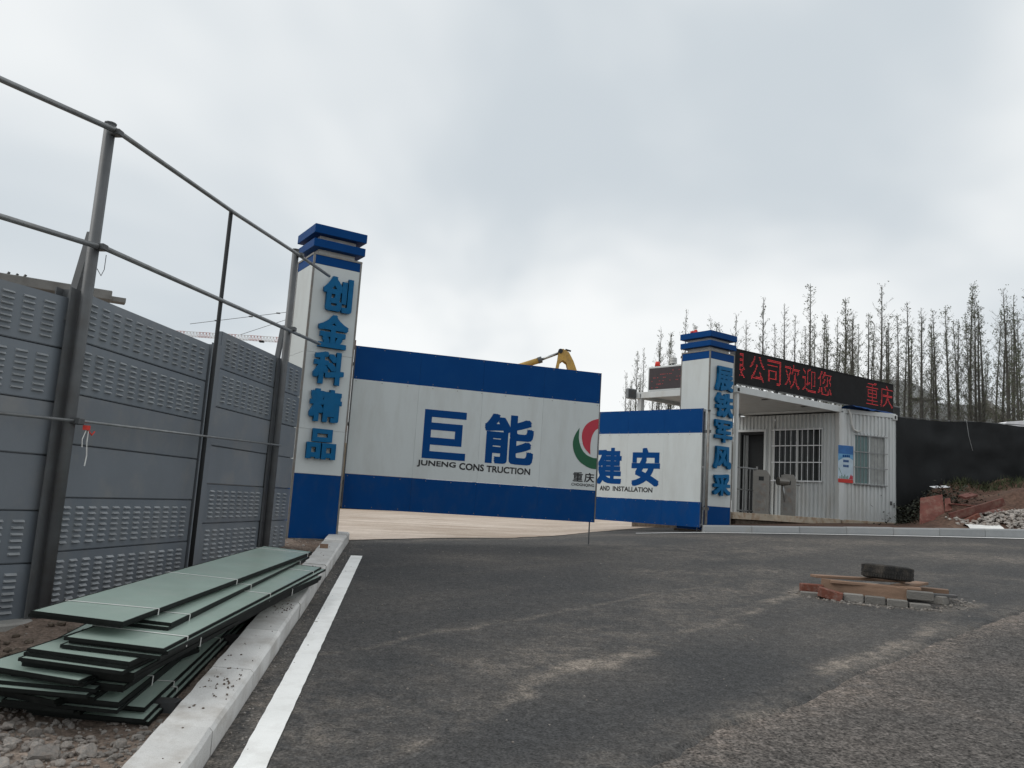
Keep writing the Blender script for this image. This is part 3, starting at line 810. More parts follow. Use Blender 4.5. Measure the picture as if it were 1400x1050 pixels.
# ------------------------------------------------------------------ white container gatehouse with open canopy
cL, cR, cE, cLb, cB, cEb = V(4.69, 17.12, 0), V(7.76, 19.25, 0), V(9.235, 19.65, 0), V(2.93, 19.10, 0), V(5.96, 21.47, 0), V(8.62, 22.25, 0)
ZF, ZR = 1.65, 4.25
gh = thing('container_gatehouse', (7.0, 19.6, ZF), 'white corrugated container gatehouse with open canopy and barred windows', 'container')
def up(p, z): return V(p.x, p.y, z)
def corrugated(name, face, rects, m, parent, pitch=0.105, dep=0.030):
    b = MB()
    for (u0, u1, v0, v1) in rects:
        us = []; u = math.floor(u0 / pitch) * pitch
        prof = [(0.0, 0), (0.36, 0), (0.5, 1), (0.86, 1)]
        while u < u1:
            for t, d in prof:
                uu = u + t * pitch
                if u0 < uu < u1: us.append((uu, d))
            u += pitch
        us = [(u0, us[0][1] if us else 0)] + us + [(u1, us[-1][1] if us else 0)]
        vs = []
        for uu, d in us: vs += [face.p(uu, v0, -dep * d), face.p(uu, v1, -dep * d)]
        b.add(vs, [(2 * k, 2 * k + 2, 2 * k + 3, 2 * k + 1) for k in range(len(us) - 1)])
    return b.build(name, m, parent)
def hole(W, H, h):      # rectangles of a W x H wall round the openings in h (sorted in u)
    out = []; u = 0.0
    for (a, c, v0, v1) in h:
        if a > u: out.append((u, a, 0, H))
        if v0 > 0: out.append((a, c, 0, v0))
        out.append((a, c, v1, H)); u = c
    if u < W: out.append((u, W, 0, H))
    return out
HW = 2.50
uBR = (cR - cB).normalized(); FBR = Face(up(cB, ZF), uBR, V(uBR.y, -uBR.x, 0)); WBR = (cR - cB).length
uRE = (cE - cR).normalized(); FRE = Face(up(cR, ZF), uRE, V(uRE.y, -uRE.x, 0)); WRE = (cE - cR).length
corrugated('wall', FBR, hole(WBR - 0.09, HW, [(0.03, 0.80, 0.02, 2.10), (1.09, 2.37, 0.89, 2.12)]), M['container'], gh)
corrugated('wall', FRE, hole(WRE - 0.07, HW, [(0.38, 1.20, 0.88, 2.0)]), M['container'], gh)
for a, c in ((cE, cEb), (cEb, cB)):
    u = (c - a).normalized(); f = Face(up(a, ZF), u, V(u.y, -u.x, 0)); corrugated('wall', f, [(0.0, (c - a).length, 0, HW)], M['container'], gh)
# roofs and floor
b = MB(); b.prism([up(p, ZR - 0.02) for p in (cL, cR, cB, cLb)], V(0, 0, 0.05)); b.build('canopy_roof', M['container'], gh)
b = MB(); b.prism([up(p, ZR - 0.06) for p in (cR + uRE * 0.01, cE, cEb, cB + uRE * 0.01)], V(0, 0, 0.05)); b.build('roof', M['container'], gh)
b = MB(); b.prism([up(p, ZF - 0.10) for p in (cL, cR, cB, cLb)], V(0, 0, 0.06)); b.build('floor', M['conc'], gh)
def beam(name, a, c, z0, z1, w, m, off=0.0):
    u = (c - a).normalized(); n = V(u.y, -u.x, 0)
    b = MB(); b.obox(up(a, z0) + n * off, u * (c - a).length, n * -w, V(0, 0, z1 - z0)); return b.build(name, m, gh, bevel=0.006)
beam('roof_beam', cL, cR, ZR - 0.10, ZR + 0.045, 0.08, M['container'], 0.012)
beam('roof_beam', cLb, cL, ZR - 0.10, ZR + 0.043, 0.08, M['container'], 0.010)
beam('roof_beam', cB, cLb, ZR - 0.10, ZR + 0.044, 0.08, M['container'], 0.008)
beam('roof_beam', cR + uRE * 0.05, cE, ZR - 0.11, ZR - 0.003, 0.08, M['container'], 0.014)
beam('roof_beam', cE, cEb, ZR - 0.11, ZR - 0.005, 0.08, M['container'], 0.012)
beam('base_beam', cL, cR, ZF - 0.12, ZF + 0.02, 0.10, M['rust'], 0.012)
beam('base_beam', cR + uRE * 0.03, cE, ZF - 0.12, ZF + 0.018, 0.10, M['rust'], 0.014)
beam('base_beam', cLb, cL, ZF - 0.12, ZF + 0.019, 0.10, M['rust'], 0.010)
def post(p, w, z0=ZF, z1=ZR, ang=0.0):
    b = MB(); b.box(up(p, (z0 + z1) / 2), (w, w, z1 - z0), ang); return b.build('corner_post', M['container'], gh, bevel=0.006)
aLR = math.atan2((cR - cL).y, (cR - cL).x); aRE = math.atan2(uRE.y, uRE.x)
post(cL + V(0.04, 0.07, 0), 0.075, ZF, ZR - 0.1, aLR); post(cLb + V(0.10, 0.0, 0), 0.11, ZF - 0.3, ZR - 0.1, aLR)
post(cR + V(0.0, 0.06, 0), 0.15, ZF, ZR - 0.1, aRE); post(cE + V(-0.045, 0.06, 0), 0.10, ZF, ZR - 0.005, aRE)
for p, z in ((cL + V(0.03, 0.06, 0), ZR - 0.04), (cLb + V(0.06, 0.0, 0), ZR - 0.04), (cE + V(-0.05, 0.04, 0), ZR - 0.09)):
    b = MB(); b.box(up(p, z), (0.15, 0.15, 0.13), aLR); b.build('corner_casting', M['container'], gh, bevel=0.01)
    b = MB(); b.box(up(p, z) + V(0.02, -0.075, 0), (0.06, 0.02, 0.07), aLR); b.build('casting_slot', M['dark'], gh)
# openings
def window(face, u0, u1, v0, v1, panes, nbars, rows):
    w = MB(); t = 0.035
    face.slab(w, u0 - t, u1 + t, v1, v1 + t, -0.03, 0.012); face.slab(w, u0 - t, u1 + t, v0 - t, v0, -0.03, 0.02)
    face.slab(w, u0 - t, u0, v0, v1, -0.03, 0.011); face.slab(w, u1, u1 + t, v0, v1, -0.03, 0.011)
    um = (u0 + u1) / 2; face.slab(w, um - 0.02, um + 0.02, v0, v1, -0.028, -0.004)
    win = w.build('window', M['container'], gh)
    for (a, c, m) in panes:
        g = MB(); face.slab(g, lerp(u0, u1, a) + 0.003, lerp(u0, u1, c) - 0.003, v0 + 0.002, v1 - 0.002, -0.026, -0.020); g.build('pane', M[m], win)
    g = MB()
    for k in range(nbars):
        uu = lerp(u0 + 0.03, u1 - 0.03, k / (nbars - 1)); g.tube([face.p(uu, v0 - 0.06, 0.045), face.p(uu, v1 + 0.05, 0.045)], 0.0075, 6)
    for r in rows:
        vv = lerp(v0, v1, r); face.slab(g, u0 - 0.05, u1 + 0.05, vv - 0.011, vv + 0.011, 0.053, 0.060)
    g.build('grille', M['whiteroof'] if face is FBR else M['steel'], win)
    return win
window(FBR, 1.09, 2.37, 0.89, 2.12, [(0, 0.5, 'glassdark'), (0.5, 1, 'glassdark')], 9, (-0.02, 0.35, 0.68, 1.0))
window(FRE, 0.38, 1.20, 0.88, 2.0, [(0, 0.5, 'glassteal'), (0.5, 1.0, 'curtain')], 9, (-0.02, 0.33, 0.65, 1.0))
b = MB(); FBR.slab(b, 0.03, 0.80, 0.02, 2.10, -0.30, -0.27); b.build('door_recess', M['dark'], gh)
b = MB()
FBR.slab(b, -0.02, 0.03, 0.0, 2.16, -0.04, 0.02); FBR.slab(b, 0.80, 0.86, 0.0, 2.16, -0.04, 0.02); FBR.slab(b, 0.03, 0.80, 2.10, 2.16, -0.04, 0.02)
b.build('door_frame', M['container'], gh)
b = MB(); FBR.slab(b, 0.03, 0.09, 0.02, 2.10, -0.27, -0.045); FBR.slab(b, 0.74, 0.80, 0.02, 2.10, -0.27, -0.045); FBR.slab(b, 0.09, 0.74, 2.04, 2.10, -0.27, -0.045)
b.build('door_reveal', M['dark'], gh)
# conduit from roof to window
b = MB(); pts = [FRE.p(0.15, 2.56, -0.05), FRE.p(0.18, 2.57, 0.05), FRE.p(0.22, 2.45, 0.06), FRE.p(0.25, 2.25, 0.05), FRE.p(0.30, 2.12, 0.05), FRE.p(0.40, 2.08, 0.05), FRE.p(0.50, 2.10, 0.03)]
b.tube(pts, 0.027, 8); b.build('conduit', M['pvc'], gh, smooth=True)
for (u, v, w, h) in ((1.36, 0.42, 0.05, 0.09), (1.46, 0.36, 0.02, 0.12), (1.10, 0.62, 0.02, 0.02)):
    b = MB(); FRE.slab(b, u, u + w, v, v + h, 0.0, 0.012); b.build('latch', M['darksteel'], gh)
# concrete platform under it
b = MB(); b.prism([up(p, 0.9) for p in (cL + V(0.1, 0.15, 0), cR + V(0, 0.1, 0), cE + V(-0.1, 0.12, 0), cEb, cB, cLb)], V(0, 0, ZF - 0.13 - 0.9))
pf = b.build('platform', M['plinth']); tag(pf, kind='structure')
# poster
po = thing('poster', FRE.p(0.12, 0.85, 0.02), 'blue and white safety poster with red foot beside the container window', 'poster')
b = MB(); FRE.slab(b, -0.09, 0.32, 0.86, 1.73, 0.018, 0.022); b.build('sheet', mat('poster_pale', (0.42, 0.52, 0.60), 0.45, 0.1, 6), po)
b = MB(); FRE.slab(b, -0.088, 0.318, 1.53, 1.728, 0.0222, 0.0240); b.build('blue_head', mat('poster_blue', (0.02, 0.12, 0.34), 0.45, 0.25, 5), po)
b = MB(); b.prism([FRE.p(u, v, 0.0222) for u, v in ((-0.088, 1.53), (0.318, 1.53), (0.318, 1.40), (0.20, 1.46), (0.05, 1.44), (-0.088, 1.36))], FRE.n * 0.0012)
b.build('blue_fade', mat('poster_midblue', (0.12, 0.30, 0.50), 0.45, 0.3, 9), po)
b = MB(); FRE.slab(b, -0.088, 0.318, 0.862, 0.95, 0.0222, 0.0240); b.build('red_foot', mat('poster_red', (0.50, 0.03, 0.02), 0.45, 0.2, 8), po)
b = MB(); b.prism([FRE.p(u, v, 0.0222) for u, v in ((0.20, 0.955), (0.315, 0.955), (0.315, 1.05), (0.29, 1.02), (0.26, 1.07), (0.23, 1.0))], FRE.n * 0.001); b.build('red_figures', M['red'], po)
b = MB()
for k, (u, h) in enumerate(((-0.05, 0.05), (0.0, 0.09), (0.04, 0.06), (0.08, 0.10), (0.12, 0.06), (0.16, 0.08))):
    FRE.slab(b, u, u + 0.025, 0.952, 0.952 + h, 0.0222, 0.0235)
b.prism([FRE.p(u, v, 0.0222) for u, v in ((-0.075, 1.20), (-0.06, 1.20), (0.01, 1.06), (0.0, 1.055))], FRE.n * 0.001)
b.build('skyline', mat('poster_green', (0.10, 0.20, 0.15), 0.5, 0.2, 8), po)
b = MB()
for r in range(3):
    for k in range(4):
        if r and k == 3: continue
        u = 0.03 + k * 0.052 + (0.02 if r else 0); FRE.slab(b, u, u + 0.040, 1.455 - r * 0.115, 1.51 - r * 0.115 , 0.0242 if r == 0 else 0.0236, 0.0256)
b.build('print_marks', M['inkblue'], po)

# ------------------------------------------------------------------ LED sign along the canopy front
lA, lB = V(4.67, 17.2, 4.37), V(9.58, 20.5, 4.37)
uL = (lB - lA).normalized(); FL = Face(lA, uL, V(uL.y, -uL.x, 0)); WL = 5.92; HL = 0.735
led = thing('led_sign', lA + uL * 2.9, 'long black LED sign with red characters above the container canopy', 'sign')
b = MB(); FL.slab(b, 0.0, WL, 0.0, HL, -0.14, 0.0); b.build('housing', M['darksteel'], led, bevel=0.008)
b = MB(); FL.slab(b, 0.02, WL - 0.02, 0.022, HL - 0.022, 0.0005, 0.004); b.build('display_face', M['ledface'], led)
b = MB()
for (v0, v1) in ((0.0, 0.02), (HL - 0.02, HL)): FL.slab(b, 0.0, WL, v0, v1, 0.0005, 0.012)
b.build('bezel', M['ledface'], led)
b = MB()
PITCH = 0.029
def led_char(ch, u0, u1, v0, v1, clip=0.03):
    vs, fs = glyphs(ch, 0.0, 0)
    bvh = BVHTree.FromPolygons([(v.x, v.y, 0.0) for v in vs], fs)
    nx = round((u1 - u0) / PITCH); ny = round((v1 - v0) / PITCH)
    for i in range(nx):
        for j in range(ny):
            hit = 0
            for (a, c) in ((0.5, 0.5), (0.2, 0.5), (0.8, 0.5), (0.5, 0.2), (0.5, 0.8)):
                x = (i + a) / nx; y = (j + c) / ny
                if bvh.ray_cast(V(x, y, 1), V(0, 0, -1))[0] is not None: hit += 1
            if bvh.ray_cast(V((i + 0.5) / nx, (j + 0.5) / ny, 1), V(0, 0, -1))[0] is not None:
                u = u0 + (i + 0.5) * PITCH; v = v0 + (j + 0.5) * PITCH
                if u < clip or u > WL - 0.03: continue
                s = 0.0070
                b.add([FL.p(u - s, v - s, 0.007), FL.p(u + s, v - s, 0.007), FL.p(u + s, v + s, 0.007), FL.p(u - s, v + s, 0.007)], [(0, 1, 2, 3)])
for ch, u0, u1 in (('限', -0.14, 0.33), ('公', 0.47, 0.95), ('司', 1.05, 1.51), ('欢', 1.65, 2.16), ('迎', 2.27, 2.77), ('您', 2.83, 3.34), ('重', 4.74, 5.24), ('庆', 5.32, 5.87)):
    led_char(ch, u0, u1, 0.11, 0.65, 0.15 if ch == '限' else 0.03)
b.build('led_text', M['led'], led)
for u in (0.12, 1.5, 2.9, 4.3, 5.7):
    b = MB(); FL.slab(b, u, u + 0.05, -0.16, 0.05, -0.13, -0.08)
    FL.slab(b, u, u + 0.04, -0.16, -0.12, -0.50, -0.13)
    b.build('bracket', M['darksteel'], led)

# ------------------------------------------------------------------ things on the canopy roof behind the right pillar
zc = ZR + 0.045
uS = (cL - cLb).normalized(); FS = Face(up(cLb, zc) + uS * 0.20 + V(uS.y, -uS.x, 0) * -0.12, uS, V(uS.y, -uS.x, 0))
mon = thing('monitor_screen', FS.p(0.6, 0), 'dark dust monitor display in white casing on the canopy roof', 'screen')
b = MB(); FS.slab(b, 0.0, 1.12, 0.02, 0.60, -0.22, 0.0); b.build('casing', M['container'], mon, bevel=0.012)
b = MB(); FS.slab(b, 0.04, 1.06, 0.06, 0.56, 0.001, 0.006); b.build('display_face', mat('monitor_face', (0.035, 0.026, 0.030), 0.5, 0.2, 6), mon)
b = MB(); rr = random.Random(3)
for row in range(6):
    for k in range(rr.randint(3, 9)):
        u = 0.08 + rr.random() * 0.93; v = 0.10 + row * 0.075
        if row in (0, 1): u = 0.08 + rr.random() * 0.35
        b.add([FS.p(u, v, 0.008), FS.p(u + 0.02, v, 0.008), FS.p(u + 0.02, v + 0.009, 0.008), FS.p(u, v + 0.009, 0.008)], [(0, 1, 2, 3)])
b.build('lit_pixels', mat('dim_red_pixels', (0.3, 0.03, 0.03), 0.5, emit=(1, 0.10, 0.10), estr=0.35), mon)
c = FS.p(0.18, 0.60, -0.11)
si = thing('siren_lamp', c, 'small red alarm siren on top of the monitor display', 'siren')
b = MB(); b.tube([c, c + V(0, 0, 0.02)], 0.06, 12); b.build('base', M['darksteel'], si)
b = MB(); b.tube([c + V(0, 0, 0.02), c + V(0, 0, 0.10), c + V(0, 0, 0.13)], 0.065, 12, 0.045); b.build('lens', M['lampred'], si, smooth=True)
b = MB(); b.tube([c + V(0.03, 0, 0.05), c + V(0.03, 0, 0.30)], 0.008, 6); b.build('antenna', M['darksteel'], si)
c = FS.p(0.63, 0.60, -0.11)
se = thing('dust_sensor', c, 'pale louvred dust sensor canister on the monitor display', 'sensor')
b = MB(); b.tube([c, c + V(0, 0, 0.05)], 0.03, 8); b.build('stem', M['darksteel'], se)
b = MB()
for k in range(4): b.tube([c + V(0, 0, 0.05 + k * 0.035), c + V(0, 0, 0.078 + k * 0.035)], 0.085, 14, 0.078)
b.build('shield', M['pvc'], se)
c = FS.p(0.98, 0.60, -0.11)
an = thing('anemometer', c, 'black cup anemometer on the monitor display', 'anemometer')
b = MB(); b.tube([c, c + V(0, 0, 0.18)], 0.014, 6); b.build('stem', M['dark'], an)
for k in range(3):
    a = k * 2.094 + 0.4; d = V(cos(a), sin(a), 0)
    b = MB(); b.tube([c + V(0, 0, 0.17), c + V(0, 0, 0.17) + d * 0.10], 0.006, 5); b.tube([c + V(0, 0, 0.17) + d * 0.10, c + V(0, 0, 0.20) + d * 0.12], 0.034, 8, 0.012); b.build('cup', M['dark'], an)
c = up(cLb, ZR + 0.02) + V(-0.12, -0.02, 0.0)
fl = thing('floodlight', c, 'grey square floodlight at the free corner of the canopy', 'floodlight')
b = MB(); b.box(c + V(-0.02, 0, -0.02), (0.27, 0.09, 0.24), 0.5); b.build('casing', M['steel'], fl, bevel=0.015)
b = MB(); b.box(c + V(-0.02, 0, -0.02) + V(0.024, -0.044, 0), (0.21, 0.01, 0.18), 0.5); b.build('glass', M['darksteel'], fl)
b = MB(); b.tube([c + V(0, 0.03, -0.02), c + V(0.13, 0.06, -0.02)], 0.02, 6); b.build('bracket', M['darksteel'], fl)

# ------------------------------------------------------------------ turnstile and railing under the canopy
tn = thing('turnstile', (6.1, 19.0, ZF - 0.04), 'stainless steel tripod turnstile under the container canopy', 'turnstile')
def cabinet(cx, cy, w, d, ang, zt):
    R = Matrix.Rotation(ang, 3, 'Z'); z0 = ZF - 0.04
    prof = [(-w / 2, 0), (w / 2, 0), (w / 2, zt - 0.10), (w * 0.34, zt - 0.01), (-w * 0.20, zt), (-w / 2, zt - 0.03)]
    poly = [V(cx, cy, z0) + R @ V(p, -d / 2, q) for p, q in prof]
    b = MB(); b.prism(poly, R @ V(0, d, 0)); cab = b.build('cabinet', M['stainless'], tn, bevel=0.008)
    b = MB(); b.obox(V(cx, cy, z0 + 0.12) + R @ V(-w * 0.34, -d / 2 - 0.004, 0), R @ V(w * 0.68, 0, 0), R @ V(0, 0.004, 0), V(0, 0, zt - 0.42)); b.build('service_door', M['trim'], cab)
    b = MB(); b.obox(V(cx, cy, z0 + zt - 0.24) + R @ V(-w * 0.16, -d / 2 - 0.005, 0), R @ V(w * 0.32, 0, 0), R @ V(0, 0.005, 0), V(0, 0, 0.09)); b.build('card_reader', M['dark'], cab)
    return cab
aw = math.atan2(uBR.y, uBR.x)
cabinet(5.78, 18.75, 0.34, 0.9, aw + 0.55, 1.03); cabinet(6.45, 18.95, 0.32, 0.9, aw + 0.55, 0.98)
b = MB(); hub = V(6.18, 18.55, 2.42); b.tube([hub + V(-0.12, -0.03, 0), hub + V(0.12, 0.03, 0)], 0.09, 12); b.build('hub', M['stainless'], tn)
for k in range(3):
    a = 2.094 * k + 0.3
    b = MB(); b.tube([hub, hub + V(0.10, -0.15, 0) + V(0.28 * cos(a), 0.1, 0.30 * sin(a) - 0.15)], 0.018, 8); b.build('arm', M['chrome'], tn, smooth=True)
rl = thing('railing', (5.3, 18.3, ZF - 0.04), 'grey barred railing beside the turnstile', 'railing')
ra, rb = V(4.98, 18.25, 0), V(5.62, 18.62, 0)
b = MB(); b.tube([up(ra, 2.66), up(rb, 2.66)], 0.018, 8); b.tube([up(ra, 2.18), up(rb, 2.18)], 0.012, 8); b.tube([up(ra, 1.72), up(rb, 1.72)], 0.015, 8); b.build('rail', M['steel'], rl)
for k in range(8):
    p = ra.lerp(rb, k / 7); b = MB(); b.tube([up(p, ZF - 0.04), up(p, 2.72 if k in (0, 7) else 2.66)], 0.011 if k not in (0, 7) else 0.02, 6); b.build('bar', M['steel'], rl)

# ------------------------------------------------------------------ the pile of glass barrier panels on the verge
PT = 0.017
TILT = 0.055
def glass_panel(nr, heading, slope, Ln, W, label, bend=0.0):
    h = radians(heading); d = V(sin(h), cos(h), slope).normalized(); r = V(cos(h), -sin(h), -TILT).normalized(); n = r.cross(d).normalized()
    if n.z < 0: n = -n
    nr = Vector(nr)
    o = nr - r * W
    root = thing('glass_panel', o + r * W / 2 - n * PT, label, 'panel', 'green glass panels in the strapped pile')
    t = 0.007
    b = MB()
    b.obox(o - n * PT, r * t, d * Ln, n * PT); b.obox(o + r * (W - t) - n * PT, r * t, d * Ln, n * PT)
    b.obox(o + r * t - n * PT, r * (W - 2 * t), d * t, n * PT); b.obox(o + r * t + d * (Ln - t) - n * PT, r * (W - 2 * t), d * t, n * PT)
    b.build('frame', M['frame'], root)
    b = MB(); b.obox(o + r * (t + 0.0005) + d * (t + 0.0005) - n * (PT - 0.004), r * (W - 2 * t - 0.001), d * (Ln - 2 * t - 0.001), n * (PT - 0.006))
    b.build('pane', M['pane'], root)
    return root, o, r, d, n
def strap(root, o, r, d, n, W, s, h, skew=0.0):
    w = 0.011
    b = MB(); a = o + d * s - r * 0.003 + n * 0.0015; e = r * (W + 0.006) + d * skew
    b.obox(a, e, d * w, n * 0.0015)
    b.obox(a + e - n * h, r * 0.002, d * w, n * (h + 0.0015)); b.obox(a - n * h, r * -0.002, d * w, n * (h + 0.0015))
    b.build('strap', M['strap'], root)
GEN = 'black framed green glass panel bound in the pile on the soil verge'
pile = [  # near right corner, heading, slope, length, width, panels, strap positions, label
    ((-1.97, 4.52, 0.840), 0.6, 0.030, 4.10, 0.50, 2, (0.35, 1.75, 3.85)),
    ((-1.84, 4.85, 0.795), -1.6, 0.031, 3.75, 0.46, 3, (0.25, 1.55, 3.3)),
    ((-1.70, 4.42, 0.737), -0.2, 0.033, 3.70, 0.52, 3, (0.30, 1.9, 3.3)),
    ((-1.82, 4.31, 0.683), 3.0, 0.036, 3.50, 0.54, 3, (0.5, 2.6)),
    ((-1.80, 4.33, 0.627), 1.0, 0.043, 3.40, 0.58, 3, (0.8,)),
    ((-1.86, 4.42, 0.571), -2.5, 0.051, 3.40, 0.57, 3, (0.6, 2.4)),
    ((-1.98, 4.38, 0.515), -4.0, 0.055, 3.20, 0.58, 2, (0.5,)),
    ((-1.87, 4.36, 0.474), -4.6, 0.060, 3.20, 0.56, 3, (0.45, 2.2)),
    ((-1.80, 4.52, 0.415), -5.2, 0.067, 3.10, 0.52, 2, (0.4, 1.5)),
    ((-1.77, 4.45, 0.375), -5.6, 0.072, 3.00, 0.58, 2, (0.5,)),
    ((-2.15, 4.27, 0.488), 12.0, 0.050, 1.25, 0.60, 2, (0.22,)),
    ((-2.02, 4.22, 0.600), 8.0, 0.045, 1.60, 0.55, 2, (0.9,)),
    ((-1.97, 4.30, 0.545), -6.0, 0.050, 1.80, 0.56, 2, ()),
    ((-2.08, 4.33, 0.432), -3.0, 0.062, 2.20, 0.60, 2, (0.5,)),
]
ORD = ['topmost', 'second', 'third', 'fourth', 'fifth', 'sixth', 'seventh', 'eighth', 'ninth', 'lowest']
for q_, (nr, hd, sl, Ln, W, k, straps) in enumerate(pile):
    for i in range(k):
        j = 0.0 if i == 0 else 1.0
        p = V(nr[0] + j * random.uniform(-0.018, 0.018), nr[1] + j * random.uniform(-0.05, 0.04), nr[2] - i * (PT + 0.0012))
        wh = ('upper', 'lower')[i] if k == 2 else ('upper', 'middle', 'lower')[i]
        lab = '%s glass panel of the %s poking from the pile' % (wh, ('short askew pair at the front foot', 'short skewed pair halfway up the front', 'short pair twisted outward at the front', 'low pair nearest the stones')[q_ - 10]) if q_ >= 10 else '%s green glass panel of the %s strapped bundle in the pile by the fence' % (wh, ORD[q_])
        root, o, r, d, n = glass_panel(p, hd + j * random.uniform(-0.5, 0.5), sl, Ln, W, lab)
        if i == 0:
            for t_s in straps: strap(root, o, r, d, n, W, t_s, k * (PT + 0.0012), random.uniform(0.0, 0.08))
# timber bearers under the pile
for yy in (4.75, 6.2, 7.3):
    b = MB(); z = verge_z(-2.0, yy); b.box((-2.02, yy, z + 0.012), (0.62, 0.09, 0.07), random.uniform(-0.05, 0.05)); o = b.build('timber_bearer', M['darksteel'], bevel=0.004)
    tag(o, 'dark timber bearer under the pile of glass panels', 'timber', 'bearers under the glass pile')
b = MB(); yy = 10.35; x = kerb_face_x(yy) - 0.17; b.box((x, yy, gz(x, yy) + 0.165), (0.10, 0.06, 0.05), 0.2); o = b.build('wood_offcut', M['wood'], bevel=0.003)
tag(o, 'small wooden offcut lying on the pale kerb', 'wood')

# ------------------------------------------------------------------ stones
def stone_mesh(seed, sub=2):
    bm = bmesh.new(); bmesh.ops.create_icosphere(bm, subdivisions=sub, radius=0.5)
    rs = random.Random(seed); ax = [V(rs.uniform(-1, 1), rs.uniform(-1, 1), rs.uniform(-1, 1)).normalized() for _ in range(9)]
    cut = [rs.uniform(0.26, 0.42) for _ in ax]
    for v in bm.verts:
        p = v.co.copy()
        for a, c in zip(ax, cut):
            s = p.dot(a)
            if s > c: p -= a * (s - c)
        p *= 1 + 0.10 * noise.noise(p * 5 + V(seed, 0, 0))
        v.co = V(p.x, p.y, p.z * 0.7)
    me = bpy.data.meshes.new('stone'); bm.to_mesh(me); bm.free(); me.materials.append(M['stone']); return me
SM = [stone_mesh(s) for s in range(6)]
def stone(x, y, s, z, label, group):
    o = bpy.data.objects.new('stone', random.choice(SM)); link(o)
    o.location = (x, y, z + s * 0.20); o.scale = (s, s * random.uniform(0.7, 1.1), s * random.uniform(0.7, 1.1)); o.rotation_euler = (random.uniform(-.3, .3), random.uniform(-.3, .3), random.uniform(0, 6.28))
    return tag(o, label, 'stone', group)
big = [(-2.02, 3.98, 0.15), (-1.86, 4.05, 0.12), (-2.12, 3.80, 0.12), (-2.33, 4.02, 0.11), (-1.72, 4.02, 0.055), (-1.95, 4.28, 0.055), (-2.20, 4.22, 0.08), (-2.34, 4.24, 0.09), (-2.47, 4.26, 0.08), (-2.12, 4.10, 0.07), (-2.42, 4.10, 0.10), (-2.55, 4.15, 0.09), (-2.30, 4.12, 0.07), (-1.90, 3.90, 0.06), (-2.22, 3.92, 0.08), (-1.62, 4.10, 0.04), (-1.68, 4.22, 0.035), (-2.60, 4.35, 0.07), (-2.05, 4.22, 0.05)]
rs5 = random.Random(5)
for _ in range(26):
    big.append((rs5.uniform(-2.75, -1.75), rs5.gauss(4.12, 0.14), rs5.uniform(0.03, 0.085)))
for k, (x, y, s) in enumerate(big):
    stone(x, y, s, verge_z(x, y), 'largest broken grey stone on the soil below the glass pile' if k == 0 else 'broken grey stone on the soil below the glass pile', 'stones below the glass pile')
_bm = bmesh.new(); bmesh.ops.create_icosphere(_bm, subdivisions=1, radius=1.0); _bm.verts.index_update()
ICO = [tuple(v.co) for v in _bm.verts]; ICF = [tuple(v.index for v in f.verts) for f in _bm.faces]; _bm.free()
def gravel(name, n, fn, label, m='stone'):
    b = MB()
    for _ in range(n):
        x, y, z, s = fn()
        a = random.uniform(0, 6.28); p = []
        for (i, j, k) in ICO:
            q = s * random.uniform(0.65, 1.15); k = k * 0.75
            p.append(V(x + q * (i * cos(a) - j * sin(a)), y + q * (i * sin(a) + j * cos(a)), z + q * k))
        b.add(p, ICF)
    return tag(b.build(name, M[m]), label, 'gravel', kind='stuff')
def gv():
    x = random.uniform(-3.4, -1.5); y = random.gauss(4.1, 0.28)
    return x, y, verge_z(x, y) + 0.004, random.choice((0.006, 0.008, 0.012, 0.016, 0.024))
gravel('gravel', 1300, gv, 'loose grey gravel on the soil below the glass pile')
def gv2():
    y = random.uniform(2.0, 12.0); x = kerb_face_x(y) - 0.26 - abs(random.gauss(0, 0.6))
    return x, y, verge_z(x, y) + 0.003, random.choice((0.005, 0.008, 0.013, 0.03 if random.random() < 0.2 else 0.01))
gravel('soil_crumbs', 900, gv2, 'scattered soil crumbs and grit on the verge')
def gv3():
    y = random.uniform(2.5, 12.0)
    if random.random() < 0.45: x = kerb_face_x(y) + abs(random.gauss(0, 0.08)) + 0.01
    else: x = random.uniform(kerb_face_x(y), min(edge_x(y) + 3.0, 7))
    return x, y, (gz(x, y) if x < edge_x(y) else gz(x, y) - 0.026) + 0.003, random.choice((0.004, 0.005, 0.007, 0.010))
gravel('road_grit', 700, gv3, 'loose grit scattered over the asphalt')
def clod():
    y = random.uniform(5.2, 7.5); x = random.uniform(-3.3, -2.7)
    return x, y, verge_z(x, y) + 0.01, random.uniform(0.012, 0.05)
gravel('soil_clods', 110, clod, 'dark soil clods along the foot of the grey fence', 'plinth')
def crumbs_on_kerb():
    y = random.choice((random.gauss(6.9, 0.10), random.gauss(4.9, .2), random.uniform(3, 12))); x = kerb_face_x(y) - random.uniform(0.03, 0.22)
    return x, y, gz(x, y) + 0.139, random.choice((0.003, 0.005, 0.008))
gravel('kerb_crumbs', 150, crumbs_on_kerb, 'dark soil crumbs spilt on the pale kerb', 'plinth')

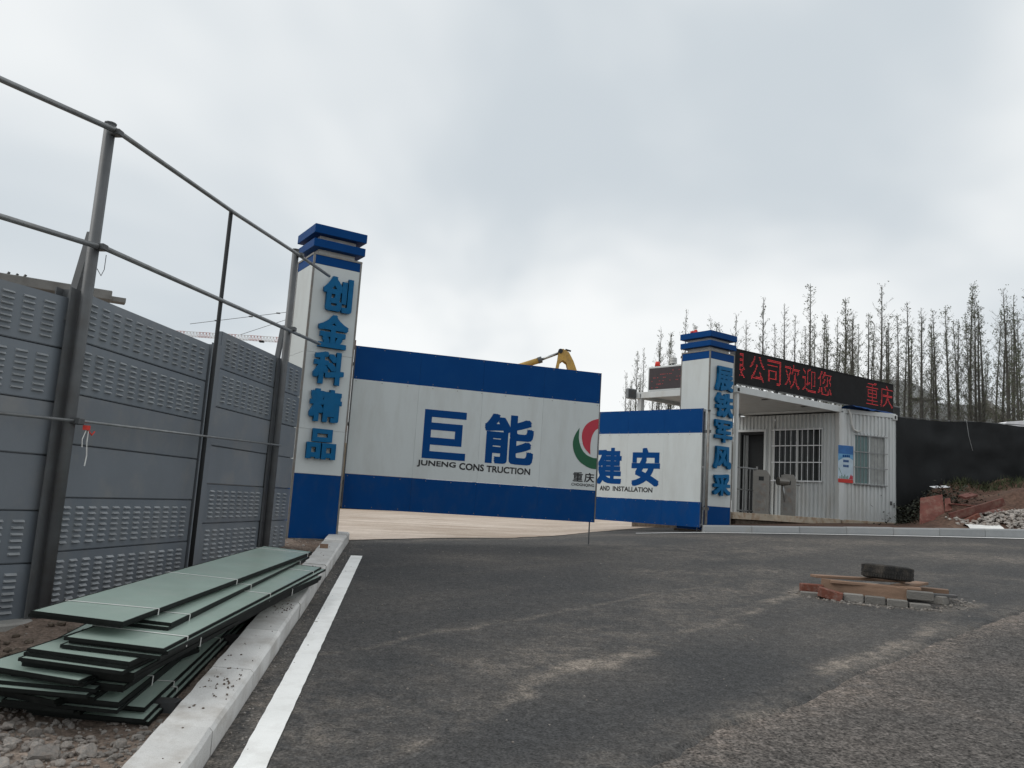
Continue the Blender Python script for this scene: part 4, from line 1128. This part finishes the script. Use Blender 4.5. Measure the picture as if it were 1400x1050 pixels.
# ------------------------------------------------------------------ bricks, planks and tyre guarding a pit in the road
def brick(x, y, z, ang, m, s=(0.24, 0.115, 0.085), label=None, grp=None, tilt=0.0):
    b = MB(); R = Matrix.Rotation(ang, 3, 'Z') @ Matrix.Rotation(tilt, 3, 'Y'); b.box((x, y, z + s[2] / 2), s, R=R)
    o = b.build('brick', M[m], bevel=0.008); return tag(o, label, 'brick', grp)
GB = 'pale grey brick in the row under the planks'
ff, ft = V(3.62, 9.19, 0), V(4.40, 8.84, 0)
ang = math.atan2((ft - ff).y, (ft - ff).x)
for k in range(5):
    p = ff.lerp(ft, k / 4); brick(p.x, p.y, gz(p.x, p.y) - 0.01 + (0.0 if k < 4 else -0.02), ang + random.uniform(-.16, .16), 'gbrick', (0.20, 0.115, random.uniform(0.06, 0.09)), '%s pale grey brick in the row from the broken red brick onwards' % ('first', 'second', 'third', 'fourth', 'last')[k], 'grey bricks round the pit')
brick(3.44, 9.30, gz(3.44, 9.30) - 0.02, ang + 0.1, 'gbrick', (0.24, 0.12, 0.06), 'low grey brick beyond the broken red brick', 'grey bricks round the pit')
brick(4.46, 8.95, gz(4.46, 8.95) + 0.065, ang, 'gbrick', (0.26, 0.13, 0.09), 'pale grey brick set on top of the row beside the front plank')
brick(3.58, 9.14, gz(3.58, 9.14) + 0.0, ang + 0.05, 'brick', (0.25, 0.15, 0.10), 'broken red brick lump leaning at the front of the planks', tilt=0.20)
brick(3.48, 9.42, gz(3.48, 9.42) + 0.02, ang + 0.3, 'brick', (0.24, 0.12, 0.09), 'whole red brick at the end of the planks')
for (x, y) in ((3.9, 9.75), (4.3, 9.85), (4.75, 9.55), (4.75, 9.2), (3.75, 9.45), (4.35, 9.3)):
    brick(x, y, gz(x, y) - 0.01, random.uniform(0, 3), 'gbrick', (0.24, 0.115, 0.09), 'grey brick half hidden beneath the planks', 'bricks beneath the planks')
def plank(p, q, w, t, label, roll=0.0, m='wood'):
    p = Vector(p); q = Vector(q); d = q - p; u = d.normalized(); s = u.cross(V(0, 0, 1)).normalized(); n = s.cross(u)
    s, n = s * cos(roll) + n * sin(roll), n * cos(roll) - s * sin(roll)
    b = MB(); b.obox(p - s * w / 2 - n * t / 2, d, s * w, n * t); o = b.build('plank', M[m], bevel=0.004); return tag(o, label, 'plank')
plank((3.58, 9.40, 0.900), (4.36, 9.02, 0.878), 0.14, 0.035, 'long brown plank standing on edge above the grey bricks', pi / 2)
plank((3.52, 9.48, 0.985), (4.55, 9.55, 0.985), 0.16, 0.03, 'thin pale plank lying flat beneath the tyre')
plank((3.66, 9.34, 0.945), (4.52, 9.06, 0.945), 0.10, 0.03, 'narrow plank lying along the top of the edge plank')
plank((4.35, 9.25, 0.945), (4.85, 9.68, 0.970), 0.14, 0.03, 'short plank slanting away behind the tyre')
plank((4.50, 9.52, 0.915), (4.95, 9.30, 0.910), 0.17, 0.06, 'thick yellowish plank end jutting beyond the tyre')
plank((4.50, 9.25, 0.880), (4.95, 9.15, 0.885), 0.12, 0.03, 'dark grimy plank below the thick plank', 0.0, 'darksteel')
def gv6():
    a = random.uniform(0, 6.28); rr0 = random.gauss(0.78, 0.10)
    x = 4.25 + rr0 * 1.05 * cos(a); y = 9.28 + rr0 * 0.62 * sin(a)
    return x, y, gz(x, y) + 0.004, random.choice((0.006, 0.009, 0.014, 0.022))
gravel('mortar_crumbs', 420, gv6, 'mortar crumbs and broken bits round the bricks and planks')
ty = thing('tyre', (4.30, 9.36, 1.0), 'worn dirty car tyre lying flat on the planks', 'tyre')
prof = []
for k in range(20):
    a = 2 * pi * k / 20; ca, sa = cos(a), sin(a)
    prof.append((0.200 + 0.066 * (abs(ca) ** 0.7) * (1 if ca > 0 else -1), 0.080 * (abs(sa) ** 0.6) * (1 if sa > 0 else -1)))
Rt = Matrix.Rotation(0.05, 3, 'Y') @ Matrix.Rotation(-0.03, 3, 'X'); ctr = V(4.30, 9.36, 1.003 + 0.080)
b = MB(); NS = 48; vs = []
for i in range(NS):
    a = 2 * pi * i / NS
    vs += [ctr + Rt @ V(cos(a) * rr_, sin(a) * rr_, zz) for rr_, zz in prof if not (False)]
b.add(vs, [(i * 20 + k, ((i + 1) % NS) * 20 + k, ((i + 1) % NS) * 20 + (k + 1) % 20, i * 20 + (k + 1) % 20) for i in range(NS) for k in range(20)])
b.build('carcass', M['rubber'], ty, smooth=True)
b = MB()
for i in range(60):
    a = 2 * pi * i / 60; c, s = cos(a), sin(a); tdir = V(-s, c, 0)
    for zz in (-0.045, 0.0, 0.045):
        o_ = V(c * 0.264, s * 0.264, zz - 0.017) + tdir * (-0.010 + 0.006 * (zz / 0.045))
        b.obox(ctr + Rt @ o_, Rt @ (tdir * 0.020), Rt @ V(c * 0.0045, s * 0.0045, 0), Rt @ V(0, 0, 0.034))
tag(b.build('tread_blocks', M['rubber'], ty), kind='stuff')

# ------------------------------------------------------------------ black shade fence on the bank
sf = thing('shade_net_fence', (14, 23, 2.9), 'tall black shade net fence on the earth bank beside the container', 'fence')
b = MB(); NXF, NZF = 150, 16; vs = []
for i in range(NXF + 1):
    x = lerp(10.0, 24, i / NXF); zb = bank_z(x, 23) - 0.12; zt = 4.62 - 0.03 * abs(sin((x - 10.8) * 1.31)) + 0.01 * fbm(x * 2, 1)
    for j in range(NZF + 1):
        t = j / NZF; fold = 0.10 * sin(x * 2.73) * (1 - 0.5 * t) + 0.09 * fbm(x * 1.8, t * 1.5, 5) + 0.08 * fbm(x * 0.7 + t * 0.9, t * 2.5, 9)
        vs.append(V(x, 23 + fold, lerp(zb, zt, t)))
b.add(vs, [(i * (NZF + 1) + j, (i + 1) * (NZF + 1) + j, (i + 1) * (NZF + 1) + j + 1, i * (NZF + 1) + j + 1) for i in range(NXF) for j in range(NZF)])
b.build('net', M['shade'], sf, smooth=True)
for k in range(7):
    x = 10.05 + k * 2.3; b = MB(); b.tube([V(x, 23.10, bank_z(x, 23) - 0.3), V(x, 23.10, 4.63)], 0.025, 8); b.build('post', M['darksteel'], sf, smooth=True)
b = MB(); b.tube([V(12.75, 22.92, 4.66), V(12.80, 22.90, 4.2), V(12.90, 22.90, 3.8)], 0.008, 5); b.build('loose_cord', M['steel'], sf)
b = MB(); b.tube([V(10.0, 23.1, 4.63), V(24, 23.1, 4.63)], 0.012, 6); b.build('top_wire', M['darksteel'], sf)
# red boards heaped on the bank
def board(c, s, eul, label, m='redboard'):
    from mathutils import Euler
    b = MB(); b.box(c, s, R=Euler(eul).to_matrix()); o = b.build('formwork_board', M[m], bevel=0.004); return tag(o, label, 'board')
def slab4(pts, t, label, m='redboard'):
    p = [Vector(q) for q in pts]; n = (p[1] - p[0]).cross(p[3] - p[0]).normalized() * t
    b = MB(); b.prism(p, n); o = b.build('formwork_board', M[m], bevel=0.004); return tag(o, label, 'board')
slab4([(9.19, 18.44, 1.64), (9.38, 18.78, 2.26), (9.90, 18.82, 2.37), (9.78, 18.48, 1.84)], 0.03, 'broad red board leaning against the earth by the container')
slab4([(9.80, 18.52, 1.98), (9.90, 18.72, 2.28), (10.02, 18.72, 2.30), (9.96, 18.52, 2.02)], 0.03, 'narrow red board standing behind the foot of the slanting beam')
slab4([(9.17, 18.30, 1.60), (9.21, 18.36, 1.75), (9.82, 18.36, 1.87), (9.80, 18.30, 1.72)], 0.025, 'low red board strip lying before the broad leaning board')
def beam3(p, q, w, h, label, m='redboard'):
    p = Vector(p); q = Vector(q); d = q - p; s_ = d.normalized().cross(V(0, 0, 1)).normalized(); u_ = s_.cross(d.normalized())
    b = MB(); b.obox(p - s_ * w / 2 - u_ * h / 2, d, s_ * w, u_ * h); o = b.build('formwork_board', M[m], bevel=0.006); return tag(o, label, 'board')
beam3((9.74, 18.22, 1.86), (10.92, 18.20, 2.27), 0.07, 0.17, 'long red beam slanting up over the earth heap')
beam3((9.92, 18.62, 2.16), (10.55, 18.52, 2.14), 0.30, 0.03, 'flat red board sliding under the slanting beam')
beam3((9.98, 18.36, 1.98), (10.40, 18.34, 2.00), 0.10, 0.10, 'short square red timber below the flat red board')
beam3((9.95, 18.12, 1.73), (10.35, 18.16, 1.93), 0.10, 0.13, 'broken pinkish block under the slanting beam', 'brick')
board((10.85, 18.55, 2.05), (0.62, 0.22, 0.03), (radians(20), radians(-8), 0.1), 'short red board beside the rubble heap')
board((10.55, 18.95, 2.38), (0.40, 0.20, 0.05), (radians(15), radians(-12), 0.4), 'dusty red board piece at the back of the heap')
board((11.15, 21.3, 2.66), (0.50, 0.18, 0.012), (radians(14), radians(-6), 0.2), 'thin pale board lying on the earth before the black net', 'whiteroof')
b = MB(); vs = []; nn = 12
for i in range(nn + 1):
    for j in range(4):
        x = lerp(9.72, 10.45, i / nn); y = 17.35 + 0.12 * j; vs.append(V(x, y, bank_z(x, y) + 0.035 + 0.03 * fbm(x * 7, y * 7) + (-0.05 if j in (0, 3) else 0.02)))
b.add(vs, [(i * 4 + j, (i + 1) * 4 + j, (i + 1) * 4 + j + 1, i * 4 + j + 1) for i in range(nn) for j in range(3)])
o = b.build('crumpled_sheet', M['strap'], smooth=True); tag(o, 'crumpled white plastic sheet behind the grey kerb', 'sheet')
md = SM
def gv4():
    x = random.gauss(11.1, 0.55); y = random.gauss(18.0, 0.22); h = 0.26 * exp(-((x - 11.15) / 0.75) ** 2) * exp(-((y - 18.05) / 0.4) ** 2)
    return x, max(y, 17.45), bank_z(x, y) + h * random.uniform(0.3, 1.0), random.choice((0.02, 0.03, 0.045, 0.06))
gravel('rubble_heap', 900, gv4, 'heap of grey broken rubble behind the kerb')
gb = MB()
for _ in range(1500):
    x = random.uniform(12.0, 20); y = 22.85 - abs(random.gauss(0, 0.3)); 
    if random.random() < 0.5: x = random.uniform(12.2, 15.5)
    z = bank_z(x, y) - 0.02; h = random.uniform(0.05, 0.24); a = random.uniform(0, 6.28); w = 0.012
    dx, dy = cos(a) * w, sin(a) * w; lx, ly = random.uniform(-.15, .15), random.uniform(-.15, .15)
    gb.add([(x - dx, y - dy, z), (x + dx, y + dy, z), (x + lx * .5 + dx * .6, y + ly * .5 + dy * .6, z + h * .6), (x + lx * .5 - dx * .6, y + ly * .5 - dy * .6, z + h * .6), (x + lx, y + ly, z + h)], [(0, 1, 2, 3), (3, 2, 4)])
o = gb.build('grass_tufts', M['grass']); tag(o, 'rough grass along the foot of the black net fence', 'grass', kind='stuff')

sb = MB()
for _ in range(2600):
    x = random.gauss(10.15, 0.40); y = random.uniform(19.0, 22.7); x += (y - 19) * 0.16
    z = bank_z(x, y) + random.random() ** 2 * 0.45; s2 = random.uniform(0.02, 0.05); a = random.uniform(0, 6.28); e_ = random.uniform(-0.8, 0.8)
    u_ = V(cos(a), sin(a), e_) * s2; w_ = V(-sin(a), cos(a), random.uniform(-.5, .5)) * s2 * 0.6; c_ = V(x, y, z)
    sb.add([c_ - u_, c_ + w_, c_ + u_, c_ - w_], [(0, 1, 2, 3)])
o = sb.build('scrub', mat('dark_scrub', (0.022, 0.026, 0.014), 0.85, 0.5, 3)); tag(o, 'low dark scrub between the container and the red boards', 'scrub', kind='stuff')

# ------------------------------------------------------------------ row of slender, nearly bare trees
def tree_meshes(seed, leafy):
    rs = random.Random(seed); H = 10.0
    tr = MB(); pts = []; wx = rs.uniform(-.15, .15); wy = rs.uniform(-.15, .15); ph = rs.uniform(0, 6)
    for i in range(12):
        t = i / 11; pts.append(V(wx * t * t * 2 + 0.05 * sin(ph + 5 * t), wy * t * t * 2 + 0.05 * cos(ph + 4 * t), H * t))
    tr.tube(pts, 0.105, 7, 0.008)
    def at(t):
        f = t * 11; i = min(10, int(f)); return pts[i].lerp(pts[i + 1], f - i)
    cr = MB(); lf = MB()
    def stick(a, b_, r):
        d = (b_ - a); u = d.cross(V(0.3, 0.2, 1)).normalized() * r; w = d.cross(u).normalized() * r
        cr.add([a + u, a - u * .5 + w * .87, a - u * .5 - w * .87, b_], [(0, 1, 3), (1, 2, 3), (2, 0, 3)])
    def leaf(p, s):
        u = V(rs.uniform(-1, 1), rs.uniform(-1, 1), rs.uniform(-1, 1)).normalized(); w = u.cross(V(rs.uniform(-1, 1), rs.uniform(-1, 1), 0.3)).normalized()
        lf.add([p - u * s, p + w * s * .6, p + u * s, p - w * s * .6], [(0, 1, 2, 3)])
    nb = rs.randint(95, 150); c0 = rs.uniform(0.08, 0.28); wid = rs.uniform(1.1, 1.9); pw = rs.uniform(0.7, 1.1); elo = rs.uniform(22, 42)
    for k in range(nb):
        t = c0 + (0.99 - c0) * (k + rs.random()) / nb
        if t < 0.3 and rs.random() < 0.35: continue
        a = rs.uniform(0, 6.28); el = radians(rs.uniform(elo, elo + 28)); ln = (0.20 + wid * (1 - t) ** pw) * rs.uniform(0.35, 1.15)
        p = at(t); dr = V(cos(a) * cos(el), sin(a) * cos(el), sin(el)); mid = p + dr * ln * 0.55
        end = mid + (dr + V(0, 0, 0.45)).normalized() * ln * 0.5
        r = 0.008 + 0.016 * (1 - t)
        stick(p, mid, r); stick(mid, end, r * 0.6)
        for j in range(rs.randint(3, 6)):
            q = p.lerp(mid, rs.uniform(.2, 1)) if rs.random() < .5 else mid.lerp(end, rs.random())
            dd = (dr + V(rs.uniform(-.7, .7), rs.uniform(-.7, .7), rs.uniform(0, .9))).normalized() * ln * rs.uniform(.15, .42)
            stick(q, q + dd, 0.0060)
            for _ in range(2): 
                dd2 = (dd.normalized() + V(rs.uniform(-1, 1), rs.uniform(-1, 1), rs.uniform(-.3, .8))).normalized() * ln * .16
                q2 = q + dd * rs.uniform(.4, .9); stick(q2, q2 + dd2, 0.0046)
            if rs.random() < leafy:
                for _ in range(rs.randint(1, 4)): leaf(q + dd * rs.uniform(.5, 1) + V(rs.uniform(-.08, .08), rs.uniform(-.08, .08), rs.uniform(-.08, .08)), rs.uniform(.022, .045))
        if rs.random() < leafy:
            for _ in range(4): leaf(end + V(rs.uniform(-.1, .1), rs.uniform(-.1, .1), rs.uniform(-.15, .1)), rs.uniform(.025, .05))
    a = tr.mesh('trunk', V(0, 0, 0), smooth=True); a.materials.append(M['bark'])
    c = cr.mesh('branches', V(0, 0, 0)); c.materials.append(M['twig'])
    l = lf.mesh('leaves', V(0, 0, 0)); l.materials.append(M['leaf'])
    return a, c, l
TV = [tree_meshes(11 + k, lf_) for k, lf_ in enumerate((0.15, 0.28, 0.40, 0.20, 0.55, 0.10, 0.32, 0.9, 0.25, 0.35, 0.18, 0.45))]
CM = cam.matrix_world.to_3x3()
def at(px, py, Y):      # a point of the photograph at world depth Y
    d = CM @ V((px - 700) / 1130, -(py - 525) / 1130, -1); return V(0, 0, 1.6) + d * (Y / d.y)
def tree(px, py, Y, var, zb, wide=1.0, label='slender nearly bare tree in the row behind the black net fence', grp='bare trees behind the net fence'):
    top = at(px, py, Y); s = (top.z - zb) / 10.0
    r = thing('bare_tree', (top.x, Y, zb), label, 'tree', grp)
    r.scale = (s * wide, s * wide, s); r.rotation_euler = (random.uniform(-.025, .025), random.uniform(-.025, .025), random.uniform(0, 6.28))
    for nm, me in zip(('trunk', 'branches', 'leaves'), TV[var]):
        c = bpy.data.objects.new(nm, me); link(c, r)
tops = [(1003, 430), (1043, 408), (1060, 440), (1076, 415), (1098, 448), (1114, 390), (1128, 430), (1149, 408), (1172, 436), (1187, 425), (1204, 391), (1217, 440), (1244, 410), (1264, 420), (1283, 424), (1295, 415), (1308, 440), (1320, 390), (1329, 404), (1347, 412), (1374, 395), (1381, 402), (1402, 398), (1425, 400), (1450, 410), (1229, 430), (1256, 432), (1274, 440), (1337, 425), (1361, 420), (1164, 428), (1214, 450), (1090, 432), (1025, 436), (1236, 446), (1390, 425)]
for k, (px, py) in enumerate(tops):
    tree(px, py, 36 + (k * 7 % 5) * 1.1, (0, 9, 3, 5, 8, 6, 10, 2, 1, 11)[k % 10], 2.3, random.uniform(0.95, 1.2))
for k in range(34):     # second and third rows
    px = 985 + k * 13.4 + random.uniform(-7, 7)
    tree(px, random.uniform(425, 492), random.uniform(43, 52), random.choice((1, 2, 6, 4, 9, 11, 8)), 2.4, random.uniform(0.75, 1.0), 'thinner bare tree standing in the rear rows behind the net fence', 'bare trees in the rear rows')
for (px, py, Y, v) in ((1132, 455, 40, 7), (1175, 462, 41, 7), (1395, 470, 34, 7), (1140, 470, 43, 4)):
    tree(px, py, Y, v, 2.3, 1.35, 'bushier young tree with greener leaves among the bare trees', 'bushier trees')
for k, (px, py) in enumerate(((858, 508), (866, 520), (876, 480), (884, 474), (893, 500), (900, 470), (907, 450), (915, 455), (924, 468), (938, 424), (951, 446), (962, 440), (975, 436), (988, 442), (870, 512), (912, 490))):
    tree(px, py, 46 + (k % 4), (1, 2, 4, 9, 3, 11)[k % 6], 2.0, 0.85, 'distant slender tree showing above the short gate leaf', 'trees above the short gate leaf')

# ------------------------------------------------------------------ background: shed, roof, building, crane, excavator
sh = thing('site_shed', V(34, 66, 1), 'pale grey clad shed with a taller end behind the bare trees', 'building')
p0, p1 = at(1205, 546, 64), at(1366, 546, 64)
b = MB(); b.obox((p0.x, 64, 1), (p1.x - p0.x, 0, 0), (0, 10, 0), (0, 0, p0.z - 1)); b.build('wall', M['shed'], sh)
b = MB(); q0, q1 = at(1200, 518, 63.5), at(1241, 518, 63.5); b.obox((q0.x, 63.5, 1), (q1.x - q0.x, 0, 0), (0, 8, 0), (0, 0, q0.z - 1)); b.build('tower_wall', M['shed'], sh)
b = MB(); e0, e1 = at(1241, 520, 63.6), at(1292, 546, 63.6); b.prism([V(e0.x, 63.6, e0.z), V(e1.x, 63.6, e1.z), V(e0.x, 63.6, e1.z)], (0, 7, 0)); b.build('lean_to_roof', M['shed'], sh)
b = MB()
for k in range(14):
    x = lerp(p0.x + .6, p1.x - .6, k / 13); b.obox((x, 63.93, 1), (0.12, 0, 0), (0, 0.06, 0), (0, 0, p0.z - 1.1))
b.build('cladding_ribs', M['shed'], sh)
b = MB(); s0, s1 = at(1350, 546, 62), at(1386, 572, 62); b.obox(s0, s1 - s0, (0, 1.5, 0), (0, 0, -0.45)); b.build('stair_flight', M['bconc'] if 'bconc' in M else M['conc'], sh)
w0, w1 = at(1358, 579, 30), at(1470, 566, 30)
wr = thing('white_tent', (18.5, 30, 1.5), 'low white tent roof showing above the black net fence', 'tent')
b = MB(); b.prism([V(w0.x, 30, 5.0), V(w0.x + 0.5, 30, w0.z + 0.10), V(w1.x, 30, w0.z + 0.42), V(w1.x, 30, 4.9)], (0, 3, 0)); b.build('roof_sheet', M['whiteroof'], wr)
for x in (w0.x + 0.2, w1.x - 0.2):
    b = MB(); b.tube([V(x, 30.2, 1), V(x, 30.2, 4.9)], 0.05, 8); b.build('leg', M['steel'], wr)

M['bconc'] = mat('weathered_concrete', (0.17, 0.17, 0.165), 0.9, 0.2, 1.5, 0.2, 20, dirt=(0.09, 0.085, 0.08), damt=0.6, dscale=1.2)
cb = thing('concrete_building', (-15, 24, 0.5), 'unfinished concrete building with flat roof slab behind the grey fence', 'building')
ba, bb = V(-20.5, 19.0, 0), V(-11.95, 23.9, 0); bu = (bb - ba).normalized(); bn = V(-bu.y, bu.x, 0)
b = MB(); b.obox(up(ba, 6.72), bb - ba, bn * 7, (0, 0, 0.28)); b.build('roof_slab', M['bconc'], cb, bevel=0.02)
b = MB(); b.obox(up(ba, 6.48) + bn * 0.35 + bu * 0.3, (bb - ba) * 0.955 , bn * 6, (0, 0, 0.238)); b.build('edge_beam', M['bconc'], cb)
b = MB(); b.obox(up(bb, 6.80) + bn * 0.5, bu * 0.42, bn * 0.4, (0, 0, 0.14)); b.build('beam_stub', M['bconc'], cb)
for k in range(4):
    b = MB(); c = ba.lerp(bb, (k + 0.15) / 3.35) + bn * 0.5; b.obox(up(c, 0.5), bu * 0.45, bn * 0.45, (0, 0, 5.97)); b.build('column', M['bconc'], cb)
b = MB(); b.obox(up(ba, 0.5) + bn * 2.5, bb - ba - bu * .6, bn * 0.2, (0, 0, 5.97)); b.build('wall', M['bconc'], cb)
b = MB()
for (x, y) in ((-14.35, 22.6), (-14.0, 22.8), (-14.2, 22.75)): b.tube([V(x, y + .1, 7.0), V(x + .05, y + .1, 7.08)], 0.035, 6)
b.build('roof_bolts', M['darksteel'], cb)

cr = thing('tower_crane', (-36.0, 150, 0), 'distant red and white tower crane jib beyond the fence', 'crane')
jz0, jz1 = 27.9, 28.75; X0, X1 = -63.0, -37.0
n = 44
for key, mm in (('cranered', 0), ('cranewhite', 1)):
    b = MB()
    for k in range(n):
        if (k // 4) % 2 != mm: continue
        xa, xb = lerp(X0, X1, k / n), lerp(X0, X1, (k + 1) / n); xm = (xa + xb) / 2
        for yy in (149.5, 150.5): b.tube([V(xa, yy, jz0), V(xb, yy, jz0)], 0.045, 4)
        b.tube([V(xa, 150, jz1), V(xb, 150, jz1)], 0.05, 4)
        for yy in (149.5, 150.5):
            b.tube([V(xa, yy, jz0), V(xm, 150, jz1)], 0.03, 4); b.tube([V(xm, 150, jz1), V(xb, yy, jz0)], 0.03, 4)
    b.build('jib', M[key], cr)
b = MB()
for sx in (-0.7, 0.7):
    for sy in (-0.7, 0.7): b.tube([V(-36 + sx, 150 + sy, 0), V(-36 + sx, 150 + sy, 30)], 0.10, 4)
for k in range(20):
    z = k * 1.5
    for sx, sy, tx, ty_ in ((-.7, -.7, .7, -.7), (.7, -.7, .7, .7), (.7, .7, -.7, .7), (-.7, .7, -.7, -.7)):
        b.tube([V(-36 + sx, 150 + sy, z), V(-36 + tx, 150 + ty_, z + 1.5)], 0.06, 4)
b.tube([V(-36, 150, 30), V(-36, 150, 35.0)], 0.4, 4, 0.1); b.build('mast', M['cranered'], cr)
b = MB(); b.tube([V(-36, 150, 34.8), V(-60, 150, 30.2)], 0.05, 4); b.tube([V(-36, 150, 34.8), V(-50.5, 150, 28.8)], 0.045, 4)
b.tube([V(-36, 150, 34.8), V(-32.4, 150, 28.6)], 0.05, 4); b.build('tie_bar', M['darksteel'], cr)
for (x, dz) in ((-55.2, 0.9), (-49, 2.1), (-44, 3.1)):
    b = MB(); b.box((x, 150, 30.2 + (x + 60) * 4.6 / 24), (0.7, 0.2, 0.22)); b.build('tie_joint', M['darksteel'], cr)
b = MB(); b.box((-46.5, 150, 27.75), (0.8, 0.7, 0.3)); b.build('trolley', M['dark'], cr)
b = MB(); b.box((-34, 150, 28.2), (4, 1.0, 0.5)); b.box((-33, 150, 27.2), (2, 1, 2)); b.build('counter_jib', M['cranered'], cr)

ex = thing('excavator', (-3.2, 26, 1.0), 'yellow excavator arm with hydraulic cylinder rising behind the long gate leaf', 'excavator')
b = MB(); b.tube([V(-0.35, 26, 5.62), V(0.80, 26, 6.07)], 0.095, 12); b.build('cylinder', M['yellow'], ex, smooth=True)
b = MB(); b.tube([V(0.78, 26, 6.065), V(0.90, 26, 6.11)], 0.105, 12); b.build('cylinder_gland', M['darksteel'], ex)
b = MB(); b.tube([V(0.88, 26, 6.10), V(1.45, 26, 6.36)], 0.042, 10); b.build('piston_rod', M['chrome'], ex, smooth=True)
head = [(1.42, 6.42), (1.55, 6.46), (1.74, 6.36), (1.90, 6.08), (2.02, 5.78), (2.35, 4.6), (2.75, 2.9), (2.55, 2.85), (2.00, 4.5), (1.62, 5.55), (1.36, 5.60), (1.40, 5.95), (1.44, 6.15)]
for yy in (25.78, 26.14):
    b = MB(); b.prism([V(x, yy, z) for x, z in ((1.42, 6.42), (1.55, 6.46), (1.74, 6.36), (1.90, 6.08), (2.02, 5.78), (1.76, 5.75), (1.68, 6.02), (1.56, 6.10), (1.47, 6.02), (1.44, 5.80), (1.34, 5.78), (1.40, 6.15))], (0, 0.05, 0)); b.build('arm_cheek', M['yellow'], ex)
b = MB(); b.prism([V(x, 25.84, z) for x, z in ((1.62, 6.40), (1.76, 6.34), (1.92, 6.06), (2.04, 5.76), (2.40, 4.6), (2.75, 2.9), (2.50, 2.85), (2.00, 4.5), (1.78, 5.5), (1.76, 5.78), (1.70, 6.05))], (0, 0.28, 0)); b.build('arm', M['yellow'], ex, bevel=0.015)
b = MB(); b.tube([V(1.47, 25.75, 6.38), V(1.47, 26.22, 6.38)], 0.075, 12); b.tube([V(1.62, 25.80, 6.44), V(1.80, 25.80, 6.40)], 0.03, 6); b.build('pin', M['dark'], ex)
b = MB(); b.prism([V(x, 25.85, z) for x, z in ((-2.6, 2.2), (-2.0, 2.2), (-0.6, 4.6), (1.5, 5.45), (1.7, 5.72), (1.4, 5.78), (-1.0, 5.2), (-2.5, 3.0))], (0, 0.32, 0)); b.build('boom', M['yellow'], ex, bevel=0.02)
b = MB(); b.prism([V(x, 25.6, z) for x, z in ((2.9, 2.9), (2.4, 2.95), (2.0, 2.2), (2.3, 1.6), (2.9, 1.5))], (0, 0.8, 0)); b.build('bucket', M['darksteel'], ex, bevel=0.02)
b = MB(); b.obox((-5.6, 24.9, 1.9), (3.0, 0, 0), (0, 2.3, 0), (0, 0, 1.1)); b.build('house', M['yellow'], ex, bevel=0.08)
b = MB(); b.obox((-3.9, 24.9, 3.0), (1.2, 0, 0), (0, 0.95, 0), (0, 0, 0.75)); b.build('cab', M['glassdark'], ex, bevel=0.06)
for yy in (24.7, 26.8):
    b = MB(); b.obox((-5.6, yy, 1.0), (3.4, 0, 0), (0, 0.55, 0), (0, 0, 0.85)); b.build('track', M['dark'], ex, bevel=0.2)

ex.scale = (36 / 26,) * 3
ex.location = (-3.2 * 36 / 26, 36, 0.80)

bx_ = led.location + V(0.6, 0.55, 0)
eq = thing('equipment_box', FL.p(6.08, 0.02, -0.25), 'dark equipment box at the far end of the LED sign', 'box')
b = MB(); FL.slab(b, 5.96, 6.42, -0.04, 0.24, -0.6, -0.12); b.build('casing', M['darksteel'], eq, bevel=0.02)
b = MB(); FL.slab(b, 6.0, 6.38, 0.0, 0.2, -0.119, -0.112); b.build('grille', M['dark'], eq)
tp = MB(); vs = []
for i in range(15):
    for j in range(5):
        u = lerp(3.75, 5.35, i / 14); p = FL.p(u, -0.105 + 0.03 * fbm(u * 4, j) + (0.05 if j in (1, 2, 3) else 0.0), -0.02 + 0.10 * j); vs.append(p)
tp.add(vs, [(i * 5 + j, (i + 1) * 5 + j, (i + 1) * 5 + j + 1, i * 5 + j + 1) for i in range(14) for j in range(4)])
o_t = tp.build('tarpaulin', M['blue'], smooth=True); tag(o_t, 'crumpled blue tarpaulin on the container roof below the LED sign', 'tarpaulin')
GK = 1.065; pivot = V(7.0, 19.6, 1.6); shift = V(0.455, 1.274, 0.0)
for r_ in (gh, po, led, mon, si, se, an, fl, tn, rl, eq, o_t, pf):
    r_.location = pivot + (Vector(r_.location) - pivot) * GK + shift
    r_.scale = (GK, GK, GK)
